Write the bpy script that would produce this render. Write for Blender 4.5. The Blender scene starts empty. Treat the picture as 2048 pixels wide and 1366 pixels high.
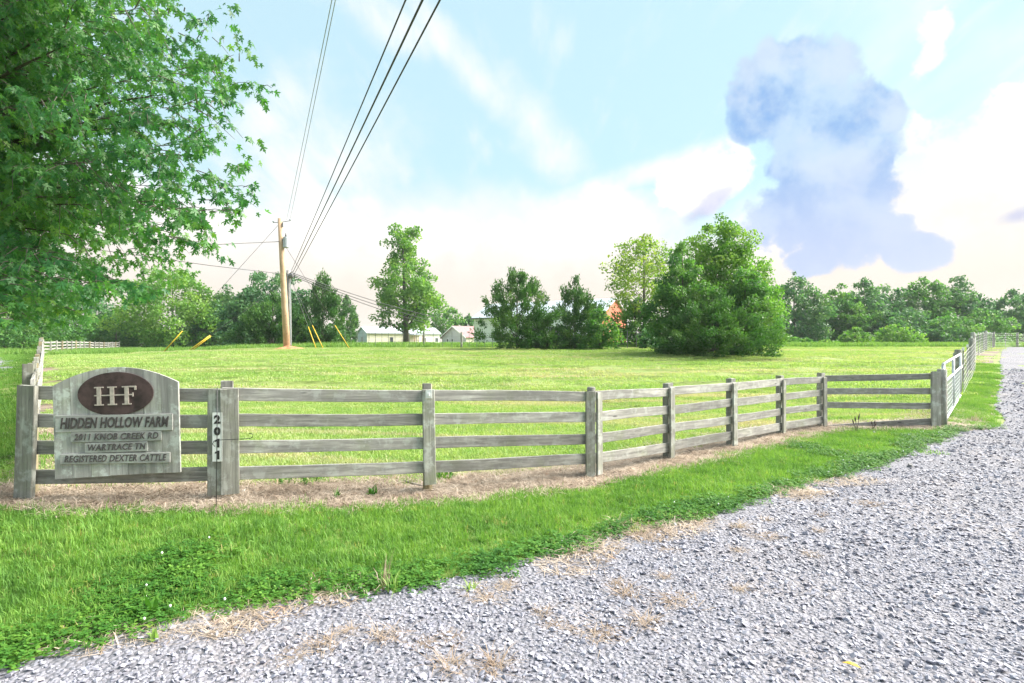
import bpy, math, random
import numpy as np
from mathutils import Vector, Matrix

# ------------------------------------------------------------------ camera, sky, sun, exposure
scene = bpy.context.scene
COL = scene.collection
R = math.radians
F = 1150.0            # focal length in photograph pixels (2048 wide)
EYE = 1.65
HOR = 690.0
cam_d = bpy.data.cameras.new('camera')
cam_d.sensor_width = 36.0
cam_d.lens = 36.0 * F / 2048.0
cam_d.shift_y = (HOR - 683.0) / 2048.0
cam_d.clip_start = 0.05
cam_d.clip_end = 6000
cam = bpy.data.objects.new('camera', cam_d)
cam.location = (0, 0, EYE)
cam.rotation_euler = (R(90), 0, 0)
COL.objects.link(cam)
scene.camera = cam
scene.view_settings.view_transform = 'Standard'
scene.view_settings.look = 'None'
scene.view_settings.gamma = 1.0
scene.view_settings.use_curve_mapping = False
EXPO = 3.5
scene.view_settings.exposure = EXPO
scene.cycles.max_bounces = 8
scene.cycles.diffuse_bounces = 4
scene.cycles.transparent_max_bounces = 8
scene.cycles.transmission_bounces = 4
scene.cycles.use_adaptive_sampling = True

SUN_AZ, SUN_EL = 75.0, 40.0      # degrees right of straight ahead, above the horizon
sun_d = bpy.data.lights.new('sun', 'SUN')
sun_d.energy = 1.5
sun_d.angle = R(50)
sun_d.color = (1.0, 0.93, 0.82)
sun = bpy.data.objects.new('sun', sun_d)
COL.objects.link(sun)
sdir = Vector((math.sin(R(SUN_AZ)) * math.cos(R(SUN_EL)), math.cos(R(SUN_AZ)) * math.cos(R(SUN_EL)), math.sin(R(SUN_EL))))
sun.rotation_euler = sdir.to_track_quat('Z', 'Y').to_euler()
sun.location = sdir * 60


class NT:
    """tiny helper for building node trees"""
    def __init__(self, tree):
        self.t = tree
        self.n = tree.nodes
        self.l = tree.links

    def node(self, typ, **kw):
        nd = self.n.new(typ)
        for k, v in kw.items():
            setattr(nd, k, v)
        return nd

    def put(self, sock, v):
        if isinstance(v, bpy.types.NodeSocket):
            self.l.new(v, sock)
        elif v is not None:
            if isinstance(v, (tuple, list)) and len(v) == 3 and sock.type == 'RGBA':
                v = (*v, 1)
            sock.default_value = v

    def math(self, op, a, b=None, c=None, clamp=False):
        nd = self.node('ShaderNodeMath', operation=op, use_clamp=clamp)
        self.put(nd.inputs[0], a)
        if b is not None: self.put(nd.inputs[1], b)
        if c is not None: self.put(nd.inputs[2], c)
        return nd.outputs[0]

    def vmath(self, op, a, b=None):
        nd = self.node('ShaderNodeVectorMath', operation=op)
        self.put(nd.inputs[0], a)
        if b is not None:
            self.put(nd.inputs[3 if op == 'SCALE' else 1], b)
        return nd.outputs['Value' if op in ('LENGTH', 'DOT_PRODUCT') else 'Vector']

    def comb(self, x, y, z):
        nd = self.node('ShaderNodeCombineXYZ')
        for i, v in enumerate((x, y, z)): self.put(nd.inputs[i], v)
        return nd.outputs[0]

    def sep(self, v):
        nd = self.node('ShaderNodeSeparateXYZ')
        self.put(nd.inputs[0], v)
        return nd.outputs

    def noise(self, vec, scale, detail=4.0, rough=0.5, dist=0.0):
        nd = self.node('ShaderNodeTexNoise')
        self.put(nd.inputs['Vector'], vec)
        nd.inputs['Scale'].default_value = scale
        nd.inputs['Detail'].default_value = detail
        nd.inputs['Roughness'].default_value = rough
        nd.inputs['Distortion'].default_value = dist
        return nd.outputs[0]

    def step(self, v, lo, hi, a=0.0, b=1.0):
        nd = self.node('ShaderNodeMapRange', interpolation_type='SMOOTHSTEP')
        self.put(nd.inputs[0], v)
        nd.inputs[1].default_value = lo
        nd.inputs[2].default_value = hi
        nd.inputs[3].default_value = a
        nd.inputs[4].default_value = b
        return nd.outputs[0]

    def mix(self, fac, a, b, blend='MIX'):
        nd = self.node('ShaderNodeMix', data_type='RGBA', blend_type=blend)
        self.put(nd.inputs[0], fac)
        self.put(nd.inputs[6], a)
        self.put(nd.inputs[7], b)
        return nd.outputs[2]

    def ramp(self, fac, stops):
        nd = self.node('ShaderNodeValToRGB')
        e = nd.color_ramp.elements
        while len(e) < len(stops): e.new(0.5)
        for el, (p, c) in zip(e, stops):
            el.position = p
            el.color = (*c, 1)
        self.put(nd.inputs[0], fac)
        return nd.outputs[0]


def build_world():
    w = bpy.data.worlds.new('World')
    scene.world = w
    w.use_nodes = True
    T = NT(w.node_tree)
    T.n.clear()
    STR = 0.1
    k = 1.0 / (STR * 2 ** EXPO)           # display value -> sky radiance
    def D(r, g, b): return (r * k, g * k, b * k)
    sky = T.node('ShaderNodeTexSky', sky_type='NISHITA', sun_disc=False)
    sky.sun_elevation = R(SUN_EL)
    sky.sun_rotation = R(SUN_AZ)
    sky.air_density = 1.0
    sky.dust_density = 1.6
    sky.ozone_density = 1.5
    tc = T.node('ShaderNodeTexCoord').outputs['Generated']
    x, y, z = T.sep(tc)
    az = T.math('ARCTAN2', x, y)
    el = T.math('ARCSINE', z)
    ae = T.comb(az, el, 0.0)
    # flat cloud-deck coordinates
    den = T.math('ADD', T.math('MAXIMUM', z, 0.0), 0.22)
    q = T.comb(T.math('DIVIDE', x, den), T.math('DIVIDE', y, den), 0.0)
    # wispy cloud cover
    mp = T.node('ShaderNodeMapping')
    T.put(mp.inputs['Vector'], q)
    mp.inputs['Rotation'].default_value = (0, 0, R(-33))
    mp.inputs['Scale'].default_value = (1.15, 0.42, 1)
    mp.inputs['Location'].default_value = (2.35, 0.7, 0)
    n1 = T.noise(mp.outputs[0], 1.3, 5, 0.58, 0.0)
    n2 = T.noise(tc, 9.0, 7, 0.64, 0.0)
    n3 = T.noise(tc, 3.2, 3, 0.55, 0.0)
    low = T.step(el, 0.05, 0.34, 0.42, 0.0)
    cover = T.math('ADD', n1, low)
    cover0 = cover

    def blob(px, py, rx, ry, rot=0.0):
        a0 = math.atan2(px - 1024, F)
        e0 = math.atan2((HOR - py) * math.cos(a0), F)
        ca = math.cos(a0)
        sx = rx / F * ca * ca
        sy = ry / F * ca
        mpn = T.node('ShaderNodeMapping', vector_type='TEXTURE')
        T.put(mpn.inputs['Vector'], ae)
        mpn.inputs['Location'].default_value = (a0, e0, 0)
        mpn.inputs['Rotation'].default_value = (0, 0, R(rot))
        mpn.inputs['Scale'].default_value = (sx, sy, 1)
        d = T.vmath('LENGTH', mpn.outputs[0])
        return T.math('SUBTRACT', 1.0, d)

    def union(bl):
        o = bl[0]
        for b in bl[1:]:
            o = T.math('MAXIMUM', o, b)
        return o
    # streaks of high thin cloud and the bright bank on the right
    thin = union([blob(930, 130, 190, 30, -42), blob(1075, 260, 120, 48, -48), blob(560, 230, 150, 60, 40),
                  blob(760, 30, 120, 40, -20), blob(1290, 345, 260, 22, 14), blob(630, 330, 230, 130, 0)])
    thin = T.math('ADD', thin, T.math('MULTIPLY', T.math('SUBTRACT', n2, 0.5), 2.4))
    thin_m = T.step(thin, -0.5, 0.9, 0, 0.9)
    bank = union([blob(1990, 300, 330, 120, 12), blob(2250, 240, 420, 160, 8), blob(1420, 350, 120, 60, 20), blob(1870, 60, 60, 45, 30), blob(1860, 110, 40, 50, -30)])
    bank = T.math('ADD', bank, T.math('MULTIPLY', T.math('SUBTRACT', n2, 0.5), 2.8))
    bank_m = T.step(bank, -0.1, 0.45)
    openm = T.step(union([blob(1000, 60, 640, 330), blob(560, 120, 220, 200), blob(1330, 160, 330, 230)]), 0.0, 0.6, 0.10, -0.14)
    cov_m = T.step(T.math('ADD', cover, openm), 0.54, 0.92)
    white_m = T.math('POWER', T.math('MAXIMUM', cov_m, bank_m), 1.7)
    # towering cumulus standing in front of the sun
    cb = union([blob(1590, 165, 105, 75), blob(1520, 225, 75, 65), blob(1640, 270, 140, 100), blob(1745, 225, 55, 60, 30),
                blob(1690, 360, 120, 120), blob(1590, 330, 75, 60), blob(1590, 430, 105, 90), blob(1680, 470, 130, 65),
                blob(1820, 500, 72, 34, -6), blob(1625, 520, 62, 38)])
    cb = T.math('ADD', cb, T.math('MULTIPLY', T.math('SUBTRACT', n2, 0.5), 2.3))
    cb_m = T.math('SUBTRACT', 1.0, T.math('POWER', T.math('SUBTRACT', 1.0, T.step(cb, -0.10, 0.26)), 2.0))
    small = union([blob(1430, 400, 80, 20, 35), blob(2040, 430, 75, 22, 14)])
    small = T.math('ADD', small, T.math('MULTIPLY', T.math('SUBTRACT', n2, 0.5), 3.2))
    small_m = T.step(small, -0.1, 0.9, 0, 0.7)

    clear = T.mix(1.0, sky.outputs[0], (0.15, 0.20, 0.185), 'MULTIPLY')
    clear = T.mix(0.82, clear, D(0.68, 0.95, 1.06))
    glow = T.math('MULTIPLY', T.step(el, 0.0, 0.34, 1, 0), T.step(T.math('ABSOLUTE', T.math('SUBTRACT', az, R(SUN_AZ))), 0.0, 1.1, 1, 0))
    white = T.mix(T.step(T.math('MULTIPLY', T.math('ADD', n3, n2), 0.5), 0.42, 0.6), D(0.98, 1.04, 1.12), D(1.75, 1.74, 1.74))
    white = T.mix(T.math('MULTIPLY', glow, 0.9), white, D(1.12, 0.98, 0.78))
    white = T.mix(T.step(el, 0.06, 0.34, 1.0, 0.0), white, D(0.98, 0.885, 0.78))
    ws = T.node('ShaderNodeMapping')
    T.put(ws.inputs['Vector'], q)
    ws.inputs['Rotation'].default_value = (0, 0, R(-38))
    ws.inputs['Scale'].default_value = (5.5, 1.3, 1)
    wisp = T.noise(ws.outputs[0], 1.5, 6, 0.62)
    thin_m = T.math('MULTIPLY', thin_m, T.step(wisp, 0.30, 0.62, 0.35, 1.0))
    thin_m = T.math('MAXIMUM', thin_m, T.step(wisp, 0.52, 0.78, 0.0, 0.55))
    veil = T.math('MAXIMUM', thin_m, T.math('MULTIPLY', T.math('MAXIMUM', cov_m, bank_m), 0.9))
    c = T.mix(veil, clear, T.mix(T.step(el, 0.05, 0.36, 1.0, 0.0), D(1.06, 1.07, 1.09), D(1.0, 0.91, 0.83)))
    c = T.mix(white_m, c, white)
    nsh = T.noise(tc, 13.0, 7, 0.62)
    cbc = T.mix(T.step(nsh, 0.36, 0.62), D(0.31, 0.53, 0.90), D(0.60, 0.79, 1.0))
    cbc = T.mix(T.step(n2, 0.44, 0.62, 0.0, 0.6), cbc, D(0.76, 0.87, 1.0))
    cbc = T.mix(T.step(el, 0.12, 0.34, 0.8, 0.0), cbc, D(0.68, 0.75, 0.98))
    c = T.mix(cb_m, c, cbc)
    c = T.mix(small_m, c, D(0.55, 0.58, 0.85))
    bg = T.node('ShaderNodeBackground')
    T.put(bg.inputs[0], c)
    bg.inputs[1].default_value = STR
    out = T.node('ShaderNodeOutputWorld')
    T.l.new(bg.outputs[0], out.inputs[0])
    w.cycles.sampling_method = 'MANUAL'
    w.cycles.sample_map_resolution = 512


build_world()

# ------------------------------------------------------------------ terrain
rng = np.random.default_rng(7)
random.seed(7)
_py = np.array([-2000, 8, 11, 14, 17, 22, 30, 40, 55, 75, 120, 3000.0])
_ph = np.array([0, 0, 0.03, 0.09, 0.20, 0.55, 1.05, 1.36, 1.46, 1.52, 1.56, 1.6])


def sst(a, b, v):
    t = np.clip((np.asarray(v, float) - a) / (b - a), 0, 1)
    return t * t * (3 - 2 * t)


def H(x, y):
    """ground height"""
    x = np.asarray(x, float); y = np.asarray(y, float)
    h = 0
    for d, wgt in ((-2.0, 0.25), (0.0, 0.5), (2.0, 0.25)):
        h = h + wgt * np.interp(y + d * np.clip((y - 8) / 10, 0, 1), _py, _ph)
    left = 1 - 0.42 * sst(15, 36, -x)
    h = h * left
    h = h + 0.19 * sst(-0.3, -4.6, x) * sst(3.0, 5.2, y) * (1 - sst(7, 14, y))
    und = 0.035 * np.sin(x * 0.9 + 1.3) * np.sin(y * 0.7) + 0.02 * np.sin(x * 2.1 + y * 1.3)
    h = h + und * sst(9, 16, y) * (1 - sst(60, 120, y))
    return h


def hz(x, y): return float(H(x, y))


def P(px, py, z):
    """a photograph pixel at depth z -> world point"""
    return Vector(((px - 1024) / F * z, z, EYE - (py - HOR) / F * z))


def GX(px, z):
    """on the ground at depth z below pixel column px"""
    x = (px - 1024) / F * z
    return Vector((x, z, hz(x, z)))


def GP(px, py):
    """pixel -> near-ground point"""
    z0, z1 = 1.5, 60.0
    for z in np.arange(1.5, 60, 0.05):
        p = P(px, py, z)
        if p.z <= hz(p.x, p.y):
            return Vector((p.x, p.y, hz(p.x, p.y)))
    return GX(px, 45)


# ------------------------------------------------------------------ helpers: objects and meshes
def tag(o, label=None, cat=None, group=None, kind=None):
    if label: o['label'] = label
    if cat: o['category'] = cat
    if group: o['group'] = group
    if kind: o['kind'] = kind
    return o


def empty(name, loc, rz=0.0):
    o = bpy.data.objects.new(name, None)
    o.location = loc
    o.rotation_euler = (0, 0, rz)
    o.empty_display_size = 0.2
    COL.objects.link(o)
    return o


def fast_mesh(name, verts, faces_n, loops, smooth=False):
    """verts (N,3), faces_n = corner count (constant int), loops flat"""
    me = bpy.data.meshes.new(name)
    verts = np.asarray(verts, np.float32)
    loops = np.asarray(loops, np.int32).ravel()
    nf = len(loops) // faces_n
    me.vertices.add(len(verts))
    me.vertices.foreach_set('co', verts.ravel())
    me.loops.add(len(loops))
    me.loops.foreach_set('vertex_index', loops)
    me.polygons.add(nf)
    me.polygons.foreach_set('loop_start', np.arange(nf, dtype=np.int32) * faces_n)
    me.polygons.foreach_set('loop_total', np.full(nf, faces_n, np.int32))
    if smooth:
        me.polygons.foreach_set('use_smooth', np.ones(nf, bool))
    me.update(calc_edges=True)
    return me


def link(name, me, mat, parent=None, loc=None, rot=None):
    o = bpy.data.objects.new(name, me)
    if mat is not None and len(me.materials) == 0:
        me.materials.append(mat)
    COL.objects.link(o)
    if parent is not None: o.parent = parent
    if loc is not None: o.location = loc
    if rot is not None: o.rotation_euler = rot
    return o


class MB:
    """collects shapes for ONE mesh object"""
    def __init__(self):
        self.v = []
        self.f = []

    def add(self, vs, fs):
        o = len(self.v)
        self.v += [tuple(p) for p in vs]
        self.f += [tuple(i + o for i in f) for f in fs]
        return self

    def box(self, a, b, M=None):
        (x0, y0, z0), (x1, y1, z1) = a, b
        vs = [Vector(p) for p in ((x0, y0, z0), (x1, y0, z0), (x1, y1, z0), (x0, y1, z0), (x0, y0, z1), (x1, y0, z1), (x1, y1, z1), (x0, y1, z1))]
        if M is not None: vs = [M @ p for p in vs]
        return self.add(vs, [(0, 3, 2, 1), (4, 5, 6, 7), (0, 1, 5, 4), (1, 2, 6, 5), (2, 3, 7, 6), (3, 0, 4, 7)])

    def plank(self, L, w, t, seg=6, warp=0.004, r=None, bev=0.004):
        """board along local X from 0 to L, width along Z, thickness along Y, chamfered, slightly warped"""
        r = r or random
        prof = [(-t / 2, -w / 2 + bev), (-t / 2 + bev, -w / 2), (t / 2 - bev, -w / 2), (t / 2, -w / 2 + bev),
                (t / 2, w / 2 - bev), (t / 2 - bev, w / 2), (-t / 2 + bev, w / 2), (-t / 2, w / 2 - bev)]
        vs, fs = [], []
        n = len(prof)
        ph = r.uniform(0, 6)
        for i in range(seg + 1):
            s = i / seg
            dz = warp * math.sin(s * 3.1 + ph) + r.uniform(-1, 1) * warp * 0.25
            dy = warp * 0.8 * math.sin(s * 4.2 + ph * 2)
            dw = 1 + r.uniform(-1, 1) * 0.012
            for (py, pz) in prof:
                vs.append((L * s, py + dy, pz * dw + dz))
        for i in range(seg):
            for j in range(n):
                a = i * n + j
                b = i * n + (j + 1) % n
                fs.append((a, a + n, b + n, b))
        fs.append(tuple(range(n)))
        fs.append(tuple(reversed([seg * n + j for j in range(n)])))
        return self.add(vs, fs)

    def tube(self, pts, rad, n=8, cap=True):
        pts = [Vector(p) for p in pts]
        if not hasattr(rad, '__len__'): rad = [rad] * len(pts)
        vs, fs = [], []
        up = Vector((0.13, 0.21, 0.97))
        for i, p in enumerate(pts):
            d = (pts[min(i + 1, len(pts) - 1)] - pts[max(i - 1, 0)])
            if d.length < 1e-9: d = Vector((0, 0, 1))
            d.normalize()
            u = d.cross(up)
            if u.length < 1e-3: u = d.cross(Vector((1, 0, 0)))
            u.normalize()
            w = d.cross(u)
            for j in range(n):
                a = 2 * math.pi * j / n
                vs.append(p + (u * math.cos(a) + w * math.sin(a)) * rad[i])
        for i in range(len(pts) - 1):
            for j in range(n):
                a = i * n + j
                b = i * n + (j + 1) % n
                fs.append((a, b, b + n, a + n))
        if cap:
            fs.append(tuple(reversed(range(n))))
            fs.append(tuple((len(pts) - 1) * n + j for j in range(n)))
        return self.add(vs, fs)

    def prism(self, poly, d0, d1, axis='y'):
        """2-D outline (x,z) extruded along y from d0 to d1"""
        n = len(poly)
        vs = [(p[0], d0, p[1]) for p in poly] + [(p[0], d1, p[1]) for p in poly]
        fs = [tuple(range(n)), tuple(reversed(range(n, 2 * n)))]
        for i in range(n):
            j = (i + 1) % n
            fs.append((i, i + n, j + n, j))
        return self.add(vs, fs)

    def mesh(self, name, smooth=False):
        me = bpy.data.meshes.new(name)
        me.from_pydata(self.v, [], self.f)
        if smooth:
            for p in me.polygons: p.use_smooth = True
        me.update()
        return me

    def build(self, name, mat, parent=None, loc=None, rot=None, smooth=False):
        return link(name, self.mesh(name, smooth), mat, parent, loc, rot)


# ------------------------------------------------------------------ materials
def new_mat(name):
    m = bpy.data.materials.new(name)
    m.use_nodes = True
    T = NT(m.node_tree)
    bs = T.n['Principled BSDF']
    return m, T, bs


def bump(T, bs, height, strength=0.3, dist=0.01):
    b = T.node('ShaderNodeBump')
    b.inputs['Strength'].default_value = strength
    b.inputs['Distance'].default_value = dist
    T.put(b.inputs['Height'], height)
    T.l.new(b.outputs[0], bs.inputs['Normal'])


def plain(name, col, rough=0.6, metal=0.0, var=0.15, scale=6.0):
    m, T, bs = new_mat(name)
    tc = T.node('ShaderNodeTexCoord').outputs['Object']
    n = T.noise(tc, scale, 5, 0.6)
    lo = tuple(c * (1 - var) for c in col)
    hi = tuple(min(1, c * (1 + var)) for c in col)
    T.put(bs.inputs['Base Color'], T.mix(T.step(n, 0.3, 0.7), lo, hi))
    bs.inputs['Roughness'].default_value = rough
    bs.inputs['Metallic'].default_value = metal
    return m


def wood(name, dark, mid, light, green=0.25, vertical=False, lichen=0.0):
    m, T, bs = new_mat(name)
    tc = T.node('ShaderNodeTexCoord').outputs['Object']
    rnd = T.node('ShaderNodeObjectInfo').outputs['Random']
    off = T.comb(T.math('MULTIPLY', rnd, 37.0), T.math('MULTIPLY', rnd, 11.0), T.math('MULTIPLY', rnd, 23.0))
    p = T.vmath('ADD', tc, off)
    st = T.node('ShaderNodeMapping')
    st.inputs['Scale'].default_value = (14, 14, 1.0) if vertical else (1.0, 14, 14)
    T.put(st.inputs['Vector'], p)
    grain = T.noise(st.outputs[0], 2.2, 8, 0.65, 0.6)
    big = T.noise(p, 2.3, 4, 0.6)
    fine = T.noise(st.outputs[0], 9.0, 5, 0.6)
    c = T.ramp(grain, [(0.28, dark), (0.5, mid), (0.72, light)])
    c = T.mix(T.step(fine, 0.52, 0.75, 0, 0.45), c, dark)
    c = T.mix(T.step(T.math('ADD', big, T.math('MULTIPLY', rnd, 0.12)), 0.45, 0.72, 0, 0.55), c, tuple(0.62 * a for a in mid))
    # green algae patches
    alg = T.noise(p, 3.1, 6, 0.65)
    c = T.mix(T.step(alg, 0.47, 0.7, 0, green), c, (0.17, 0.21, 0.09))
    if lichen:
        l1 = T.noise(p, 7.0, 7, 0.7)
        c = T.mix(T.step(l1, 0.5, 0.62, 0, lichen), c, (0.58, 0.63, 0.60))
        l2 = T.noise(st.outputs[0], 0.9, 4, 0.6)
        c = T.mix(T.step(l2, 0.5, 0.68, 0, 0.5), c, tuple(0.5 * a for a in mid))
    # every board greys a little differently
    vr = T.node('ShaderNodeMapRange')
    T.put(vr.inputs[0], rnd)
    vr.inputs[3].default_value = 0.72
    vr.inputs[4].default_value = 1.18
    c = T.mix(1.0, c, T.comb(vr.outputs[0], vr.outputs[0], vr.outputs[0]), 'MULTIPLY')
    # knots
    vo = T.node('ShaderNodeTexVoronoi')
    km = T.node('ShaderNodeMapping')
    km.inputs['Scale'].default_value = (2.0, 2.0, 1.1) if vertical else (1.1, 2.0, 5.0)
    T.put(km.inputs['Vector'], p)
    T.put(vo.inputs['Vector'], km.outputs[0])
    vo.inputs['Scale'].default_value = 1.6
    c = T.mix(T.step(vo.outputs['Distance'], 0.05, 0.11, 0.8, 0.0), c, tuple(0.35 * a for a in dark))
    T.put(bs.inputs['Base Color'], c)
    bs.inputs['Roughness'].default_value = 0.85
    bump(T, bs, grain, 0.5, 0.006)
    return m


def leafy(name, cols, trans=0.45, rough=0.55, nscale=0.7, use_attr=True, rand=False):
    """leaf material: colour from per-leaf tint attribute, partly translucent"""
    m, T, bs = new_mat(name)
    T.n.remove(bs)
    if use_attr:
        at = T.node('ShaderNodeAttribute', attribute_name='tint').outputs['Fac']
    else:
        at = T.node('ShaderNodeObjectInfo').outputs['Random']
    pos = T.node('ShaderNodeNewGeometry').outputs['Position']
    n = T.noise(pos, nscale, 3, 0.55)
    t = T.math('ADD', T.math('MULTIPLY', at, 0.72), T.math('MULTIPLY', T.math('SUBTRACT', n, 0.3), 0.55), clamp=True)
    k = len(cols) - 1
    c = T.ramp(t, [(0.08 + 0.84 * i / k, cc) for i, cc in enumerate(cols)])
    pb = T.node('ShaderNodeBsdfPrincipled')
    T.put(pb.inputs['Base Color'], c)
    pb.inputs['Roughness'].default_value = rough
    pb.inputs['Specular IOR Level'].default_value = 0.3
    tr = T.node('ShaderNodeBsdfTranslucent')
    T.put(tr.inputs[0], T.mix(1.0, c, (1.5, 1.6, 0.75), 'MULTIPLY'))
    mx = T.node('ShaderNodeMixShader')
    mx.inputs[0].default_value = trans
    T.l.new(pb.outputs[0], mx.inputs[1])
    T.l.new(tr.outputs[0], mx.inputs[2])
    T.l.new(mx.outputs[0], T.n['Material Output'].inputs[0])
    return m


M = {}
M['fence'] = wood('weathered_board', (0.121, 0.117, 0.114), (0.289, 0.281, 0.268), (0.481, 0.470, 0.436), 0.3, lichen=0.22)
M['post'] = wood('weathered_post', (0.130, 0.130, 0.120), (0.272, 0.271, 0.244), (0.424, 0.423, 0.378), 0.4, vertical=True, lichen=0.35)
M['post_tan'] = wood('treated_post', (0.18, 0.15, 0.09), (0.30, 0.26, 0.16), (0.42, 0.37, 0.25), 0.35, vertical=True)
M['sign'] = wood('sign_plank', (0.237, 0.230, 0.225), (0.389, 0.384, 0.371), (0.555, 0.556, 0.517), 0.34, vertical=True, lichen=0.7)
M['strip'] = wood('sign_strip', (0.278, 0.277, 0.271), (0.430, 0.432, 0.420), (0.558, 0.568, 0.541), 0.16, lichen=0.5)
M['plaque'] = plain('brown_paint', (0.052, 0.031, 0.031), 0.75, 0, 0.6, 9)
M['letter_dark'] = plain('carved_dark', (0.065, 0.057, 0.057), 0.85, 0, 0.4, 24)
M['letter_mid'] = plain('carved_mid', (0.085, 0.075, 0.078), 0.85, 0, 0.3, 24)
M['letter_pale'] = plain('worn_pale', (0.42, 0.37, 0.33), 0.7, 0, 0.2, 30)
M['white'] = plain('white_paint', (0.74, 0.75, 0.75), 0.45, 0, 0.06, 8)
M['black'] = plain('black_paint', (0.015, 0.015, 0.017), 0.45, 0, 0.2, 9)
M['wire'] = plain('wire_dark', (0.035, 0.035, 0.04), 0.5, 0.2, 0.2, 4)
M['wire_pale'] = plain('wire_pale', (0.30, 0.31, 0.32), 0.45, 0.5, 0.2, 4)
M['galv'] = plain('galvanised', (0.50, 0.54, 0.58), 0.42, 0.35, 0.14, 9)
M['pole_new'] = wood('new_pole', (0.333, 0.216, 0.132), (0.451, 0.313, 0.204), (0.539, 0.400, 0.288), 0.0, vertical=True)
M['pole_old'] = wood('old_pole', (0.15, 0.145, 0.14), (0.25, 0.24, 0.235), (0.34, 0.33, 0.33), 0.0, vertical=True)
M['yellow'] = plain('yellow_guard', (0.70, 0.47, 0.03), 0.5, 0, 0.1, 3)
M['trans'] = plain('transformer_grey', (0.34, 0.37, 0.42), 0.45, 0.1, 0.1, 3)
M['clay'] = plain('red_clay', (0.40, 0.19, 0.09), 0.95, 0, 0.35, 4)
M['tpost'] = plain('tpost_metal', (0.20, 0.21, 0.21), 0.6, 0.3, 0.3, 4)
M['bark'] = wood('tree_bark', (0.035, 0.03, 0.025), (0.085, 0.075, 0.062), (0.15, 0.135, 0.115), 0.2, vertical=True)
M['blue_side'] = plain('pale_blue_siding', (0.50, 0.58, 0.66), 0.5, 0, 0.06, 2)
M['cream_side'] = plain('cream_siding', (0.64, 0.61, 0.52), 0.55, 0, 0.08, 2)
M['white_side'] = plain('white_siding', (0.80, 0.81, 0.80), 0.55, 0, 0.06, 2)
M['grey_side'] = plain('grey_siding', (0.46, 0.46, 0.49), 0.6, 0, 0.06, 2)
M['roof_metal'] = plain('pale_metal_roof', (0.52, 0.57, 0.62), 0.4, 0.15, 0.07, 2)
M['roof_red'] = plain('maroon_shingle', (0.30, 0.17, 0.18), 0.85, 0, 0.2, 8)
M['barn_red'] = plain('barn_red', (0.48, 0.13, 0.07), 0.7, 0, 0.15, 3)
M['trim'] = plain('dark_trim', (0.13, 0.13, 0.14), 0.6, 0, 0.1, 3)
M['porch'] = plain('porch_wood', (0.30, 0.21, 0.15), 0.8, 0, 0.2, 5)
M['fallen'] = plain('dead_twig', (0.27, 0.24, 0.21), 0.9, 0, 0.3, 20)
m, T, bs = new_mat('window_glass')
bs.inputs['Base Color'].default_value = (0.05, 0.06, 0.08, 1)
bs.inputs['Roughness'].default_value = 0.08
M['glass'] = m


def ground_mat():
    m, T, bs = new_mat('field_ground')
    pos = T.node('ShaderNodeNewGeometry').outputs['Position']
    a = T.noise(pos, 0.35, 5, 0.6)
    b = T.noise(pos, 5.0, 6, 0.65)
    mp = T.node('ShaderNodeMapping')
    mp.inputs['Rotation'].default_value = (0, 0, R(10))
    mp.inputs['Scale'].default_value = (0.12, 1.1, 1)
    T.put(mp.inputs['Vector'], pos)
    s = T.noise(mp.outputs[0], 1.4, 4, 0.6)
    c = T.mix(T.step(a, 0.35, 0.65), (0.13, 0.20, 0.035), (0.18, 0.23, 0.055))
    c = T.mix(T.step(s, 0.5, 0.68, 0, 0.6), c, (0.24, 0.23, 0.09))
    c = T.mix(T.step(b, 0.4, 0.7, 0, 0.5), c, (0.09, 0.13, 0.03))
    T.put(bs.inputs['Base Color'], c)
    bs.inputs['Roughness'].default_value = 0.95
    bump(T, bs, b, 0.6, 0.03)
    return m


def dirt_mat():
    m, T, bs = new_mat('straw_soil')
    pos = T.node('ShaderNodeNewGeometry').outputs['Position']
    a = T.noise(pos, 1.3, 5, 0.6)
    b = T.noise(pos, 26.0, 6, 0.7)
    g = T.noise(pos, 2.1, 4, 0.6)
    c = T.mix(T.step(a, 0.4, 0.62), (0.13, 0.10, 0.08), (0.22, 0.17, 0.13))
    c = T.mix(T.step(b, 0.45, 0.7, 0, 0.7), c, (0.09, 0.065, 0.05))
    c = T.mix(T.step(g, 0.58, 0.72, 0, 0.65), c, (0.33, 0.16, 0.085))
    T.put(bs.inputs['Base Color'], c)
    bs.inputs['Roughness'].default_value = 0.95
    bump(T, bs, b, 0.8, 0.02)
    return m


def gravel_mat():
    m, T, bs = new_mat('gravel_bed')
    pos = T.node('ShaderNodeNewGeometry').outputs['Position']
    vo = T.node('ShaderNodeTexVoronoi')
    T.put(vo.inputs['Vector'], pos)
    vo.inputs['Scale'].default_value = 34
    a = T.noise(pos, 0.8, 4, 0.6)
    c = T.mix(vo.outputs['Color'], (0.13, 0.13, 0.158), (0.21, 0.213, 0.255))
    c = T.mix(T.step(vo.outputs['Distance'], 0.3, 0.65, 0, 0.6), c, (0.12, 0.118, 0.135))
    c = T.mix(T.step(a, 0.5, 0.7, 0, 0.3), c, (0.27, 0.235, 0.225))
    T.put(bs.inputs['Base Color'], c)
    bs.inputs['Roughness'].default_value = 0.9
    bump(T, bs, T.math('SUBTRACT', 1.0, vo.outputs['Distance']), 0.9, 0.02)
    return m


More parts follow.
